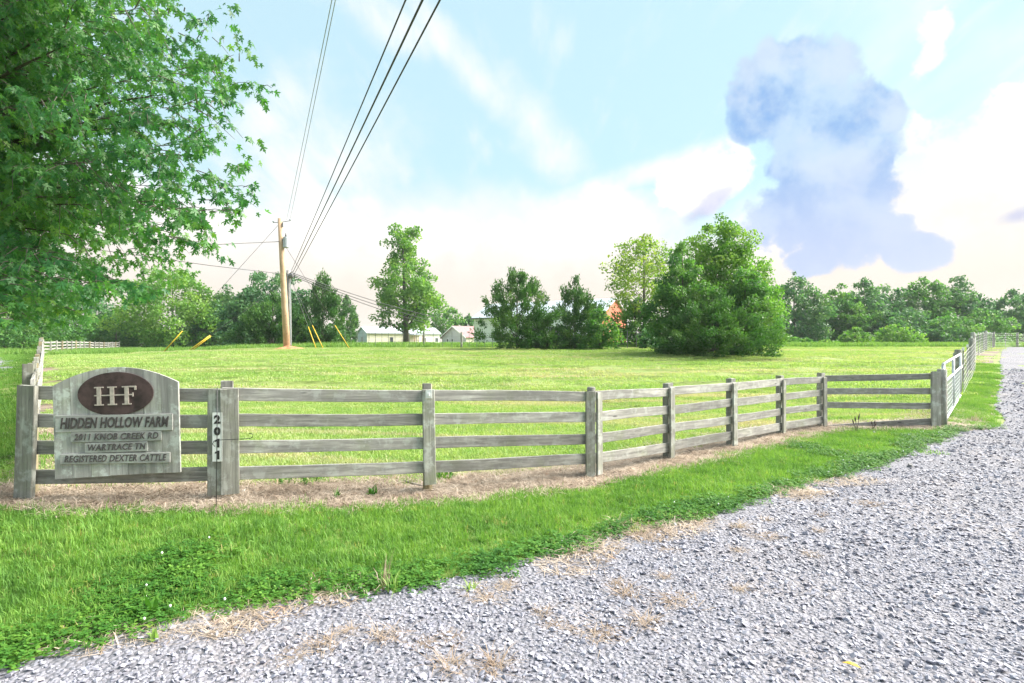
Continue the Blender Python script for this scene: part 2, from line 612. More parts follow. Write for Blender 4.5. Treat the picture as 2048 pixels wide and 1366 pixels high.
def stone_mat():
    m, T, bs = new_mat('crushed_limestone')
    rnd = T.node('ShaderNodeObjectInfo').outputs['Random']
    pos = T.node('ShaderNodeNewGeometry').outputs['Position']
    n = T.noise(pos, 40, 4, 0.6)
    pt = T.noise(pos, 0.7, 4, 0.6)
    c = T.ramp(rnd, [(0.0, (0.13, 0.13, 0.165)), (0.2, (0.215, 0.215, 0.265)), (0.6, (0.28, 0.285, 0.345)), (0.9, (0.35, 0.355, 0.415)), (1.0, (0.33, 0.29, 0.30))])
    c = T.mix(T.step(n, 0.35, 0.7, 0, 0.4), c, (0.22, 0.22, 0.27))
    c = T.mix(T.step(pt, 0.52, 0.68, 0, 0.3), c, (0.29, 0.26, 0.265))
    T.put(bs.inputs['Base Color'], c)
    bs.inputs['Roughness'].default_value = 0.8
    return m


def road_mat():
    m, T, bs = new_mat('asphalt')
    pos = T.node('ShaderNodeNewGeometry').outputs['Position']
    a = T.noise(pos, 1.0, 6, 0.6)
    T.put(bs.inputs['Base Color'], T.mix(a, (0.15, 0.15, 0.165), (0.25, 0.25, 0.27)))
    bs.inputs['Roughness'].default_value = 0.85
    return m


M['ground'] = ground_mat()
M['dirt'] = dirt_mat()
M['gravel'] = gravel_mat()
M['stone'] = stone_mat()
M['road'] = road_mat()
# grasses (instanced patches take their colour from place and instance)


def grass_mat(name, cols, dry, nscale=0.5, streak=0.0, trans=0.4):
    m, T, bs = new_mat(name)
    T.n.remove(bs)
    pos = T.node('ShaderNodeNewGeometry').outputs['Position']
    at = T.node('ShaderNodeAttribute', attribute_name='tint').outputs['Fac']
    n = T.noise(pos, nscale, 4, 0.6)
    nf = T.noise(pos, nscale * 6.0, 3, 0.6)
    t = T.math('ADD', T.math('MULTIPLY', at, 0.5), T.math('MULTIPLY', T.math('SUBTRACT', n, 0.36), 1.5))
    t = T.math('ADD', t, T.math('MULTIPLY', T.math('SUBTRACT', nf, 0.45), 1.3), clamp=True)
    k = len(cols) - 1
    c = T.ramp(t, [(0.1 + 0.8 * i / k, cc) for i, cc in enumerate(cols)])
    if streak:
        mp = T.node('ShaderNodeMapping')
        mp.inputs['Rotation'].default_value = (0, 0, R(8))
        mp.inputs['Scale'].default_value = (0.07, 0.75, 1)
        T.put(mp.inputs['Vector'], pos)
        s = T.noise(mp.outputs[0], 1.1, 4, 0.62, 0.4)
        c = T.mix(T.step(s, 0.50, 0.66, 0, streak), c, dry)
        c = T.mix(T.step(s, 0.30, 0.46, 0.45, 0), c, tuple(0.62 * q for q in cols[0]))
    d = T.noise(pos, 6.0, 3, 0.6)
    c = T.mix(T.math('MULTIPLY', T.step(d, 0.56, 0.7), T.step(at, 0.6, 0.9)), c, dry)
    pb = T.node('ShaderNodeBsdfPrincipled')
    T.put(pb.inputs['Base Color'], c)
    pb.inputs['Roughness'].default_value = 0.6
    pb.inputs['Specular IOR Level'].default_value = 0.25
    tr = T.node('ShaderNodeBsdfTranslucent')
    T.put(tr.inputs[0], T.mix(1.0, c, (1.2, 1.25, 0.6), 'MULTIPLY'))
    mx = T.node('ShaderNodeMixShader')
    mx.inputs[0].default_value = trans
    T.l.new(pb.outputs[0], mx.inputs[1])
    T.l.new(tr.outputs[0], mx.inputs[2])
    T.l.new(mx.outputs[0], T.n['Material Output'].inputs[0])
    return m


M['verge_grass'] = grass_mat('verge_grass', [(0.084, 0.191, 0.041), (0.140, 0.294, 0.056), (0.224, 0.368, 0.084)], (0.448, 0.355, 0.168), 1.1)
M['field_grass'] = grass_mat('field_grass', [(0.182, 0.315, 0.086), (0.277, 0.412, 0.129), (0.375, 0.448, 0.183)], (0.499, 0.424, 0.342), 0.45, 0.8)
M['tall_grass'] = grass_mat('tall_grass', [(0.096, 0.209, 0.039), (0.156, 0.297, 0.065), (0.216, 0.330, 0.091)], (0.336, 0.308, 0.156), 0.4)
M['straw'] = grass_mat('straw', [(0.200, 0.150, 0.112), (0.388, 0.312, 0.250), (0.537, 0.456, 0.388)], (0.425, 0.250, 0.163), 1.5, 0, 0.1)
M['dry'] = grass_mat('dry_grass', [(0.247, 0.180, 0.137), (0.342, 0.266, 0.211), (0.418, 0.342, 0.284)], (0.342, 0.209, 0.157), 1.0, 0, 0.2)
M['clover'] = grass_mat('clover', [(0.035, 0.12, 0.02), (0.06, 0.18, 0.025), (0.12, 0.26, 0.035)], (0.20, 0.24, 0.05), 2.0, 0, 0.35)
M['maple'] = leafy('maple_leaf', [(0.021, 0.095, 0.037), (0.043, 0.157, 0.047), (0.084, 0.224, 0.047), (0.180, 0.314, 0.052)], 0.42, 0.4, 0.45)
M['leaf_bright'] = leafy('leaf_bright', [(0.056, 0.156, 0.029), (0.101, 0.234, 0.040), (0.169, 0.301, 0.056), (0.248, 0.356, 0.068)], 0.4)
M['leaf_mid'] = leafy('leaf_mid', [(0.040, 0.123, 0.034), (0.068, 0.183, 0.045), (0.113, 0.239, 0.056), (0.169, 0.278, 0.068)], 0.4)
M['leaf_cool'] = leafy('leaf_cool', [(0.034, 0.106, 0.051), (0.056, 0.156, 0.068), (0.096, 0.200, 0.079), (0.135, 0.234, 0.090)], 0.35)
M['leaf_cedar'] = leafy('leaf_cedar', [(0.031, 0.095, 0.026), (0.051, 0.138, 0.034), (0.085, 0.183, 0.045), (0.124, 0.212, 0.056)], 0.25)
M['leaf_gold'] = leafy('leaf_gold', [(0.072, 0.158, 0.027), (0.128, 0.221, 0.041), (0.200, 0.273, 0.063), (0.272, 0.315, 0.090)], 0.5)
#CUT

# ------------------------------------------------------------------ the ground, drive, strip and road
def axis(parts):
    o = []
    for a, b, s in parts:
        o += list(np.arange(a, b, s))
    return np.array(o)


gx = axis([(-420, -70, 10), (-70, -14, 1.0), (-14, 16, 0.25), (16, 70, 1.0), (70, 430, 10)])
gy = axis([(-60, -6, 2), (-6, 16, 0.25), (16, 64, 0.8), (64, 140, 4), (140, 640, 20)])
GXX, GYY = np.meshgrid(gx, gy)
gv = np.stack([GXX, GYY, H(GXX, GYY)], -1).reshape(-1, 3)
nx, ny = len(gx), len(gy)
ii = np.arange(nx - 1)[None, :] + nx * np.arange(ny - 1)[:, None]
gl = np.stack([ii, ii + 1, ii + 1 + nx, ii + nx], -1).reshape(-1)
tag(link('ground', fast_mesh('ground', gv, 4, gl, True), M['ground']), 'mown green pasture and verge rising gently behind the board fence', 'ground', kind='structure')


def resample(pts, step):
    pts = np.array(pts, float)
    seg = np.linalg.norm(np.diff(pts, axis=0), axis=1)
    s = np.concatenate([[0], np.cumsum(seg)])
    n = max(2, int(s[-1] / step))
    u = np.linspace(0, s[-1], n)
    return np.stack([np.interp(u, s, pts[:, k]) for k in range(pts.shape[1])], -1)


def smooth_line(pts, step, it=30):
    p = resample(pts, step)
    for _ in range(it):
        p[1:-1] = 0.25 * p[:-2] + 0.5 * p[1:-1] + 0.25 * p[2:]
    return p


def wob(p, amp, seed, freqs=(0.9, 2.3, 5.1, 11.0)):
    """irregular sideways wobble along a line"""
    r = np.random.default_rng(seed)
    d = np.gradient(p, axis=0)
    nrm = np.stack([-d[:, 1], d[:, 0]], -1)
    nrm /= np.linalg.norm(nrm, axis=1)[:, None] + 1e-9
    s = np.concatenate([[0], np.cumsum(np.linalg.norm(np.diff(p, axis=0), axis=1))])
    w = sum(np.sin(s * f * 2 + r.uniform(0, 6.28)) / (1 + f * 0.6) for f in freqs)
    return p + nrm * (w * amp)[:, None]


def ribbon(name, L, Rr, mat, lift, cross, label, cat):
    n = max(len(L), len(Rr))
    f = lambda p: np.stack([np.interp(np.linspace(0, 1, n), np.linspace(0, 1, len(p)), p[:, k]) for k in range(2)], -1)
    L, Rr = f(L), f(Rr)
    t = np.linspace(0, 1, cross + 1)[None, :, None]
    g = L[:, None, :] * (1 - t) + Rr[:, None, :] * t
    v = np.concatenate([g, (H(g[..., 0], g[..., 1]) + lift)[..., None]], -1).reshape(-1, 3)
    m = cross + 1
    i = np.arange(cross)[None, :] + m * np.arange(n - 1)[:, None]
    lo = np.stack([i, i + 1, i + 1 + m, i + m], -1).reshape(-1)
    me = fast_mesh(name, v, 4, lo, True)
    if me.polygons[0].normal.z < 0: me.flip_normals()
    return tag(link(name, me, mat), label, cat, kind='structure')


def GP2(px, py):
    p = GP(px, py)
    return (p.x, p.y)


EDGE_PX = [(0, 1345), (250, 1268), (500, 1222), (700, 1196), (950, 1150), (1120, 1105), (1235, 1072), (1330, 1045), (1425, 1032), (1520, 992), (1700, 950), (1800, 912), (1872, 884), (1905, 864)]
edge = [(-9.0, 1.6), (-4.5, 2.4)] + [GP2(*p) for p in EDGE_PX] + [(8.9, 10.95), (9.7, 11.35), (10.4, 12.15), (11.1, 13.05), (12.0, 14.3), (18.3, 21.5), (22.9, 27), (32.4, 38), (52, 60), (90, 95)]
edge = smooth_line(edge, 0.06, 14)
edge_w = wob(edge, 0.035, 3)
outer = smooth_line([(-9, -8), (4, -8), (8, 0), (13, 7), (18, 13), (24, 19), (31, 27.5), (40.5, 38), (58, 58), (97, 94)], 0.3, 20)
ribbon('gravel_drive', edge_w, outer, M['gravel'], 0.014, 40, 'wide grey gravel driveway curving away to the right', 'driveway')

# fence line: posts (pixel column, depth)
RAILS = {  # px: (depth, (top,bottom) of the four rails)
    60: (5.43, ((772, 800), (828, 856), (882, 910), (938, 968))),
    447: (5.67, ((776, 802), (828, 854), (880, 906), (935, 961))),
    857: (6.35, ((779.5, 803), (826.5, 849.5), (875, 898), (921, 944.5))),
    1184: (7.16, ((784, 802.5), (825.5, 844.5), (867, 887), (908, 928.5))),
    1340: (8.28, ((774.5, 791.5), (810.5, 828), (848.5, 866), (883.5, 902.5))),
    1466: (9.25, ((764.5, 780), (796.5, 812.5), (830.5, 846), (862, 878.5))),
    1564: (10.5, ((757.5, 772), (786, 800.5), (815.5, 829.5), (843.5, 859.5))),
    1646: (11.2, ((753, 765), (780, 792), (806.5, 818.5), (833, 845.5)))}
FX = sorted(RAILS)
fence_pts = [((px - 1024) / F * RAILS[px][0], RAILS[px][0]) for px in FX]
corner = ((42 - 1024) / F * 5.43, 5.43)
gatepost = ((1878 - 1024) / F * 11.25, 11.25)
fence_all = [corner] + fence_pts[1:] + [gatepost]
left_line = [corner, (-36.7, 45.0)]
right_line = [gatepost, (13.2, 17.0), (22.4, 28.0), (31.3, 38.0), (40.2, 48.0)]


def dist_poly(x, y, poly):
    """distance to a polyline and the side (+ = beyond it, seen from the camera)"""
    x = np.asarray(x, float); y = np.asarray(y, float)
    best = np.full(x.shape, 1e9)
    for (ax, ay), (bx, by) in zip(poly[:-1], poly[1:]):
        dx, dy = bx - ax, by - ay
        t = np.clip(((x - ax) * dx + (y - ay) * dy) / (dx * dx + dy * dy), 0, 1)
        d = np.hypot(x - ax - t * dx, y - ay - t * dy)
        best = np.minimum(best, d)
    return best


_fa = np.array(fence_all)
_rl = np.array(right_line)
_ed = edge[np.argsort(edge[:, 0])]


def inside_field(x, y):
    """inside the fenced pasture"""
    x = np.asarray(x, float); y = np.asarray(y, float)
    a = y > np.interp(x, _fa[:, 0], _fa[:, 1])
    l = x > corner[0] - 0.808 * (y - corner[1])
    r = x < np.interp(y, _rl[:, 1], _rl[:, 0])
    return a & l & r


def y_edge(x): return np.interp(x, _ed[:, 0], _ed[:, 1])


strip_mid = smooth_line([(corner[0] - 0.5, corner[1] + 0.15)] + [(p[0], p[1] + 0.15) for p in fence_all] + [(gatepost[0] + 0.3, gatepost[1] + 0.2)], 0.05, 20)


def offset(p, d):
    g = np.gradient(p, axis=0)
    nrm = np.stack([-g[:, 1], g[:, 0]], -1)
    nrm /= np.linalg.norm(nrm, axis=1)[:, None] + 1e-9
    return p + nrm * d


ribbon('dirt_strip', wob(offset(strip_mid, 0.52), 0.07, 11), wob(offset(strip_mid, -0.52), 0.05, 12), M['dirt'], 0.006, 12, 'bare straw covered strip of soil under the board fence', 'soil')
ls = smooth_line([(corner[0], corner[1] + 0.3), (-36.7, 45.0)], 0.2, 5)
ribbon('dirt_strip', wob(offset(ls, 0.35), 0.05, 13), wob(offset(ls, -0.5), 0.06, 14), M['dirt'], 0.006, 8, 'narrow bare soil strip beneath the receding roadside fence', 'soil')
rs = smooth_line([(gatepost[0], gatepost[1] + 0.1)] + right_line[1:], 0.2, 5)
ribbon('dirt_strip', wob(offset(rs, 0.3), 0.05, 15), wob(offset(rs, -0.75), 0.10, 16), M['dirt'], 0.006, 8, 'bare soil strip beneath the gate and wire fence', 'soil')
# country road beyond the left fence
rc = np.array([(-14, 6), (-24, 24), (-36.0, 37), (-45.5, 45.5), (-62, 62), (-80, 90)], float)
rcl = smooth_line(rc, 0.6, 20)
ribbon('country_road', offset(rcl, 2.6), offset(rcl, -2.6), M['road'], 0.02, 8, 'strip of grey asphalt road beyond the left fence', 'road')


# ------------------------------------------------------------------ scattered ground cover (stuff)
def scatter(name, pts, rz, scale, idx, sources, label, cat, tilt=None):
    """one stuff object whose geometry nodes put a source mesh on every point"""
    col = bpy.data.collections.new(name + '_source')
    for i, me in enumerate(sources):
        o = bpy.data.objects.new('%s_source_%02d' % (name, i), me)
        col.objects.link(o)
    me = bpy.data.meshes.new(name)
    n = len(pts)
    me.vertices.add(n)
    me.vertices.foreach_set('co', np.asarray(pts, np.float32).ravel())
    rot = np.zeros((n, 3), np.float32)
    rot[:, 2] = rz
    if tilt is not None: rot[:, :2] = tilt
    sc = np.asarray(scale, np.float32)
    if sc.ndim == 1: sc = np.repeat(sc[:, None], 3, 1)
    a = me.attributes.new('rot', 'FLOAT_VECTOR', 'POINT'); a.data.foreach_set('vector', rot.ravel())
    a = me.attributes.new('scl', 'FLOAT_VECTOR', 'POINT'); a.data.foreach_set('vector', np.ascontiguousarray(sc).ravel())
    a = me.attributes.new('idx', 'INT', 'POINT'); a.data.foreach_set('value', np.asarray(idx, np.int32))
    me.update()
    o = bpy.data.objects.new(name, me)
    COL.objects.link(o)
    g = bpy.data.node_groups.new(name + '_scatter', 'GeometryNodeTree')
    g.interface.new_socket('Geometry', in_out='INPUT', socket_type='NodeSocketGeometry')
    g.interface.new_socket('Geometry', in_out='OUTPUT', socket_type='NodeSocketGeometry')
    N, Lk = g.nodes, g.links
    gi = N.new('NodeGroupInput'); go = N.new('NodeGroupOutput')
    ci = N.new('GeometryNodeCollectionInfo')
    ci.inputs['Collection'].default_value = col
    ci.inputs['Separate Children'].default_value = True
    ci.inputs['Reset Children'].default_value = True
    ip = N.new('GeometryNodeInstanceOnPoints')
    ip.inputs['Pick Instance'].default_value = True

    def named(nm, typ):
        nd = N.new('GeometryNodeInputNamedAttribute')
        nd.data_type = typ
        nd.inputs[0].default_value = nm
        return nd.outputs[0]
    Lk.new(gi.outputs[0], ip.inputs['Points'])
    Lk.new(ci.outputs[0], ip.inputs['Instance'])
    Lk.new(named('idx', 'INT'), ip.inputs['Instance Index'])
    e2r = N.new('FunctionNodeEulerToRotation')
    Lk.new(named('rot', 'FLOAT_VECTOR'), e2r.inputs[0])
    Lk.new(e2r.outputs[0], ip.inputs['Rotation'])
    Lk.new(named('scl', 'FLOAT_VECTOR'), ip.inputs['Scale'])
    Lk.new(ip.outputs[0], go.inputs[0])
    md = o.modifiers.new('scatter', 'NODES')
    md.node_group = g
    return tag(o, label, cat, kind='stuff')


def blade_mesh(name, mat, n, size, h, w, lean, seed, hvar=0.5, clump=0.0, lift=0.0, lean0=0.0):
    """a patch of n grass blades on a square of the given size"""
    r = np.random.default_rng(seed)
    if clump:
        c = r.uniform(-0.5, 0.5, (max(3, int(n / 14)), 2)) * size
        base = c[r.integers(0, len(c), n)] + r.normal(0, clump, (n, 2))
    else:
        base = r.uniform(-0.5, 0.5, (n, 2)) * size
    hh = h * (1 - hvar + 2 * hvar * r.random(n) ** 1.3)
    th = r.uniform(0, 2 * np.pi, n)
    ln = lean0 + np.abs(r.normal(0, lean, n))
    ln = np.clip(ln, 0, 1.5)
    d = np.stack([np.cos(th) * np.sin(ln), np.sin(th) * np.sin(ln), np.cos(ln)], -1)
    ln2 = np.clip(ln * 1.9 + 0.15, 0, 1.62)
    d2 = np.stack([np.cos(th) * np.sin(ln2), np.sin(th) * np.sin(ln2), np.cos(ln2)], -1)
    ph = th + np.pi / 2 + r.normal(0, 0.5, n)
    s = np.stack([np.cos(ph), np.sin(ph), np.zeros(n)], -1) * (w * (0.6 + 0.8 * r.random(n)))[:, None] * 0.5
    b = np.concatenate([base, np.full((n, 1), lift)], -1)
    mid = b + d * (hh * 0.55)[:, None]
    tip = mid + d2 * (hh * 0.5)[:, None]
    v = np.stack([b - s, b + s, mid - s * 0.8, mid + s * 0.8, tip], 1).reshape(-1, 3)
    o = np.arange(n)[:, None] * 5
    f = np.concatenate([o + np.array([[0, 1, 3]]), o + np.array([[0, 3, 2]]), o + np.array([[2, 3, 4]])], 1).reshape(-1)
    me = fast_mesh(name, v, 3, f)
    a = me.attributes.new('tint', 'FLOAT', 'POINT')
    a.data.foreach_set('value', np.repeat(r.random(n), 5).astype(np.float32))
    me.materials.append(mat)
    return me


def clover_mesh(name, mat, n, size, seed, leaf=0.016):
    r = np.random.default_rng(seed)
    vs, fs, tt = [], [], []
    for i in range(n):
        c = np.array([*(r.uniform(-0.5, 0.5, 2) * size), r.uniform(0.015, 0.06)])
        a0 = r.uniform(0, 6.28)
        s = leaf * r.uniform(0.7, 1.3)
        t = r.random()
        tl = r.normal(0, 0.3, 2)
        for k in range(3):
            a = a0 + k * 2.094
            u = np.array([math.cos(a), math.sin(a), 0]); w = np.array([-u[1], u[0], 0])
            u[2] = tl[0] * u[0] + tl[1] * u[1]
            b = len(vs)
            vs += [c, c + u * s * 0.8 + w * s * 0.55, c + u * s * 1.25, c + u * s * 0.8 - w * s * 0.55]
            fs += [b, b + 1, b + 2, b + 3]
            tt += [t] * 4
    me = fast_mesh(name, np.array(vs), 4, fs)
    a = me.attributes.new('tint', 'FLOAT', 'POINT')
    a.data.foreach_set('value', np.array(tt, np.float32))
    me.materials.append(mat)
    return me


def stone_mesh(name, seed):
    r = np.random.default_rng(seed)
    # angular chip: jittered octahedron/cube hull
    d = r.normal(0, 1, (11, 3)); d /= np.linalg.norm(d, axis=1)[:, None]
    p = d * r.uniform(0.75, 1.1, (11, 1)) * np.array([1.0, r.uniform(0.6, 0.95), r.uniform(0.4, 0.7)]) * 0.5
    import bmesh
    bm = bmesh.new()
    for q in p: bm.verts.new(q)
    res = bmesh.ops.convex_hull(bm, input=bm.verts)
    for v in [v for v in bm.verts if not v.link_faces]: bm.verts.remove(v)
    me = bpy.data.meshes.new(name)
    bm.to_mesh(me)
    bm.free()
    me.materials.append(M['stone'])
    return me


def grid_pts(x0, x1, y0, y1, s, seed):
    r = np.random.default_rng(seed)
    X, Y = np.meshgrid(np.arange(x0, x1, s), np.arange(y0, y1, s))
    p = np.stack([X.ravel(), Y.ravel()], -1) + r.uniform(-0.5, 0.5, (X.size, 2)) * s
    return p


def in_view(p, margin=0.12):
    return (np.abs(p[:, 0]) < (1024 / F + margin) * p[:, 1] + 0.6) & (p[:, 1] > 0.8)


def vnoise(x, y, seed, sc):
    """cheap smooth value noise"""
    r = np.random.default_rng(seed)
    o = 0
    for k in range(5):
        a = r.uniform(0, 6.28); f = sc * r.uniform(0.6, 1.8)
        o = o + np.sin((x * math.cos(a) + y * math.sin(a)) * f + r.uniform(0, 6.28))
    return o / 5


def place(p, lift=0.0):
    return np.concatenate([p, (H(p[:, 0], p[:, 1]) + lift)[:, None]], -1)


def edge_gap(p):
    """signed distance-like: >0 on the grass side of the gravel edge"""
    d = np.full(len(p), 1e9)
    e = edge_w[::3]
    for k in range(0, len(p), 4000):
        q = p[k:k + 4000]
        d[k:k + 4000] = np.sqrt(((q[:, None, :] - e[None]) ** 2).sum(-1)).min(1)
    on = p[:, 1] > np.interp(p[:, 0], _ed[:, 0], _ed[:, 1])
    return np.where(on, d, -d)


def strip_gap(p):
    """distance outside the straw strip (negative inside)"""
    return dist_poly(p[:, 0], p[:, 1], [tuple(q) for q in strip_mid[::6]]) - 0.5 + 0.09 * vnoise(p[:, 0], p[:, 1], 5, 4.0)


# --- gravel stones
stones = [stone_mesh('stone_%d' % i, 100 + i) for i in range(14)]
gp = []
for (y0, y1, s) in ((1.6, 4.6, 0.0195), (4.6, 7.5, 0.025), (7.5, 13.5, 0.034), (13.5, 24.0, 0.055)):
    q = grid_pts(-3.6 if y0 < 10 else 9.0, 13.0 if y0 < 10 else 24.0, y0, y1, s, int(y0 * 10))
    q = q[in_view(q, 0.03)]
    g = -edge_gap(q) if len(q) < 60000 else None
    if g is None:
        on = q[:, 1] < y_edge(q[:, 0]) + 0.05
        q = q[on]; g = -edge_gap(q)
    nz = vnoise(q[:, 0], q[:, 1], 31, 5.0)
    keep = (g > -0.02) & (rng.random(len(q)) < np.clip(0.25 + g * 1.4 + nz * 0.35, 0.10, 1.0))
    q = q[keep]
    sc = s * 1.22 * (0.42 + 1.85 * rng.random(len(q)) ** 3.6)
    gp.append((q, sc))
q = np.concatenate([a for a, _ in gp]); sc = np.concatenate([b for _, b in gp])
pts = place(q, 0.014); pts[:, 2] += sc * rng.uniform(-0.12, 0.22, len(q))
scatter('gravel', pts, rng.uniform(0, 6.28, len(q)), np.stack([sc, sc, sc * np.where(q[:, 1] > 5.0, 0.6, 0.85)], -1) * np.where(q[:, 1] > 7.5, 0.85, 1.0)[:, None], rng.integers(0, 14, len(q)), stones, 'loose crushed grey stone covering the driveway', 'gravel',
        tilt=rng.normal(0, 0.35, (len(q), 2)))
print('stones', len(q))

# --- verge grass between fence strip and gravel
vg = [blade_mesh('verge_patch_%d' % i, M['verge_grass'], 680, 0.46, 0.055, 0.0055, 0.7, 200 + i, 0.5, 0.03) for i in range(6)]
vl = [blade_mesh('verge_long_%d' % i, M['verge_grass'], 330, 0.42, 0.085, 0.006, 0.6, 230 + i, 0.5, 0.035) for i in range(4)]
q = grid_pts(-9, 22, 2.2, 26, 0.21, 41)
q = q[in_view(q)]
eg = edge_gap(q); sg = strip_gap(q)
ok = (eg > 0.08) & (sg > 0.06) & ~inside_field(q[:, 0], q[:, 1]) & (q[:, 0] > corner[0] - 0.808 * (q[:, 1] - corner[1]) - 1.0)
nzz = vnoise(q[:, 0], q[:, 1], 77, 3.0)
far = q[:, 1] > 11.5
ok &= rng.random(len(q)) < np.where(far, 0.75 + nzz * 0.5, np.clip(0.55 + eg * 3.0, 0, 1))
q = q[ok]; eg = eg[ok]
idx = np.where(rng.random(len(q)) < 0.16, rng.integers(6, 10, len(q)), rng.integers(0, 6, len(q)))
sc = (0.7 + 0.5 * rng.random(len(q))) * np.clip(0.55 + eg * 1.2, 0.5, 1.0)
scatter('verge_grass', place(q), rng.uniform(0, 6.28, len(q)), sc, idx, vg + vl, 'lush green grass verge between the board fence and the gravel', 'grass')
print('verge', len(q))

# --- clover and low weeds along the gravel edge
cv = [clover_mesh('clover_%d' % i, M['clover'], 70, 0.26, 300 + i) for i in range(4)]
q = grid_pts(-4, 9.5, 2.4, 11.2, 0.11, 51)
q = q[in_view(q)]
eg = edge_gap(q)
nz = vnoise(q[:, 0], q[:, 1], 52, 2.2)
ok = (eg > -0.06) & (eg < 0.28 + 0.3 * nz) & (rng.random(len(q)) < 0.8)
ok |= (eg > 0.1) & (strip_gap(q) > 0) & ~inside_field(q[:, 0], q[:, 1]) & (nz > 0.52) & (rng.random(len(q)) < 0.7)
q = q[ok]
scatter('clover', place(q), rng.uniform(0, 6.28, len(q)), 0.8 + 0.5 * rng.random(len(q)), rng.integers(0, 4, len(q)), cv, 'low dark clover along the edge of the gravel', 'clover')
# white clover heads
hd = MB()
hd.tube([(0, 0, 0), (0.004, 0, 0.07)], 0.0012, 4)
me_st = None
hb = MB()
hb.tube([(0, 0, 0.062), (0, 0, 0.068), (0, 0, 0.074), (0, 0, 0.079)], [0.003, 0.007, 0.007, 0.003], 7)
me = hb.mesh('clover_head'); me.materials.append(M['white'])
q2 = q[rng.random(len(q)) < 0.09]
scatter('clover_flowers', place(q2), rng.uniform(0, 6.28, len(q2)), 0.6 + 0.5 * rng.random(len(q2)), np.zeros(len(q2), int), [me], 'tiny white clover heads dotted through the verge', 'flowers')

# --- straw litter on the strip and along the gravel edge
sw = [blade_mesh('straw_%d' % i, M['straw'], 190, 0.36, 0.12, 0.005, 0.2, 400 + i, 0.5, 0.0, 0.008, 1.15) for i in range(5)]
q = grid_pts(-9, 14, 2.4, 14, 0.17, 61)
q = q[in_view(q)]
sg = strip_gap(q); eg = edge_gap(q)
nz = vnoise(q[:, 0], q[:, 1], 62, 2.5)
ok = (sg < 0.06) & (rng.random(len(q)) < 0.85)
ok |= (eg > -0.35 + 0.25 * nz) & (eg < 0.06) & (nz > -0.05) & (rng.random(len(q)) < 0.5) & (q[:, 1] < 7)
rl = dist_poly(q[:, 0], q[:, 1], [tuple(a) for a in rs[::5]])
ok |= (rl < 0.6) & (rng.random(len(q)) < 0.6)
ll = dist_poly(q[:, 0], q[:, 1], [tuple(a) for a in ls[::5]])
ok |= (ll < 0.4) & (rng.random(len(q)) < 0.6)
q = q[ok]
scatter('straw_litter', place(q, 0.004), rng.uniform(0, 6.28, len(q)), 0.7 + 0.6 * rng.random(len(q)), rng.integers(0, 5, len(q)), sw, 'dry straw litter lying on the soil under the fence', 'straw')

# --- pasture
f_near = [blade_mesh('field_patch_%d' % i, M['field_grass'], 1700, 0.95, 0.046, 0.009, 0.9, 500 + i, 0.55, 0.05) for i in range(5)]
f_far = [blade_mesh('field_wide_%d' % i, M['field_grass'], 2200, 2.5, 0.055, 0.022, 0.95, 520 + i, 0.55, 0.10) for i in range(5)]
q = grid_pts(-16, 20, 5.0, 18, 0.48, 71)
q = q[in_view(q)]
q = q[inside_field(q[:, 0], q[:, 1]) & (strip_gap(q) > 0.2) & (dist_poly(q[:, 0], q[:, 1], left_line) > 0.45) & (dist_poly(q[:, 0], q[:, 1], right_line) > 0.35)]
scatter('pasture_grass', place(q), rng.uniform(0, 6.28, len(q)), 0.75 + 0.5 * rng.random(len(q)), rng.integers(0, 5, len(q)), f_near, 'short mown pasture grass just behind the board fence', 'grass')
q = grid_pts(-60, 62, 17.2, 52, 1.35, 72)
q = q[in_view(q, 0.05)]
ok = inside_field(q[:, 0], q[:, 1]) & (dist_poly(q[:, 0], q[:, 1], left_line) > 0.7) & (dist_poly(q[:, 0], q[:, 1], right_line) > 0.6)
q = q[ok]
scatter('far_pasture_grass', place(q), rng.uniform(0, 6.28, len(q)), 0.75 + 0.5 * rng.random(len(q)), rng.integers(0, 5, len(q)), f_far, 'pale mown pasture grass stretching back to the trees', 'grass')
# roadside grass left of the fence, and right verge
rv = [blade_mesh('road_patch_%d' % i, M['verge_grass'], 1100, 1.3, 0.09, 0.010, 0.6, 540 + i, 0.55, 0.06) for i in range(4)]
q = grid_pts(-60, 62, 4.0, 62, 0.7, 73)
q = q[in_view(q, 0.05)]
out_l = (q[:, 0] < corner[0] - 0.808 * (q[:, 1] - corner[1]) - 0.45)
droad = dist_poly(q[:, 0], q[:, 1], [tuple(a) for a in rcl[::3]])
rl_x = np.interp(q[:, 1], _rl[:, 1], _rl[:, 0])
out_r = (q[:, 0] > rl_x + 0.8) & (q[:, 1] > 13) & (edge_gap(q) > 0.7)
q = q[(out_l & (droad > 2.7)) | (out_r & (rng.random(len(q)) < 0.9))]
scatter('roadside_grass', place(q), rng.uniform(0, 6.28, len(q)), 0.7 + 0.5 * rng.random(len(q)), rng.integers(0, 4, len(q)), rv, 'rough green grass on the outer side of the pasture fences', 'grass')
# unmown grass past the wire fence
tg = [blade_mesh('tall_patch_%d' % i, M['tall_grass'], 500, 1.9, 0.34, 0.03, 0.4, 560 + i, 0.5, 0.12) for i in range(4)]
q = grid_pts(-90, 90, 47, 82, 1.25, 74)
q = q[in_view(q, 0.05)]
q = q[(dist_poly(q[:, 0], q[:, 1], [tuple(a) for a in rcl[::3]]) > 3.2) & ((q[:, 1] > 50) | (q[:, 0] < 20))]
scatter('unmown_grass', place(q), rng.uniform(0, 6.28, len(q)), 0.7 + 0.5 * rng.random(len(q)), rng.integers(0, 4, len(q)), tg, 'longer unmown grass beyond the pasture around the buildings', 'grass')
#CUT2

# ------------------------------------------------------------------ board fences
def rail_z(px, k):
    d, rr = RAILS[px]
    t, b = rr[k]
    return EYE - ((t + b) / 2 - HOR) / F * d, (b - t) / F * d


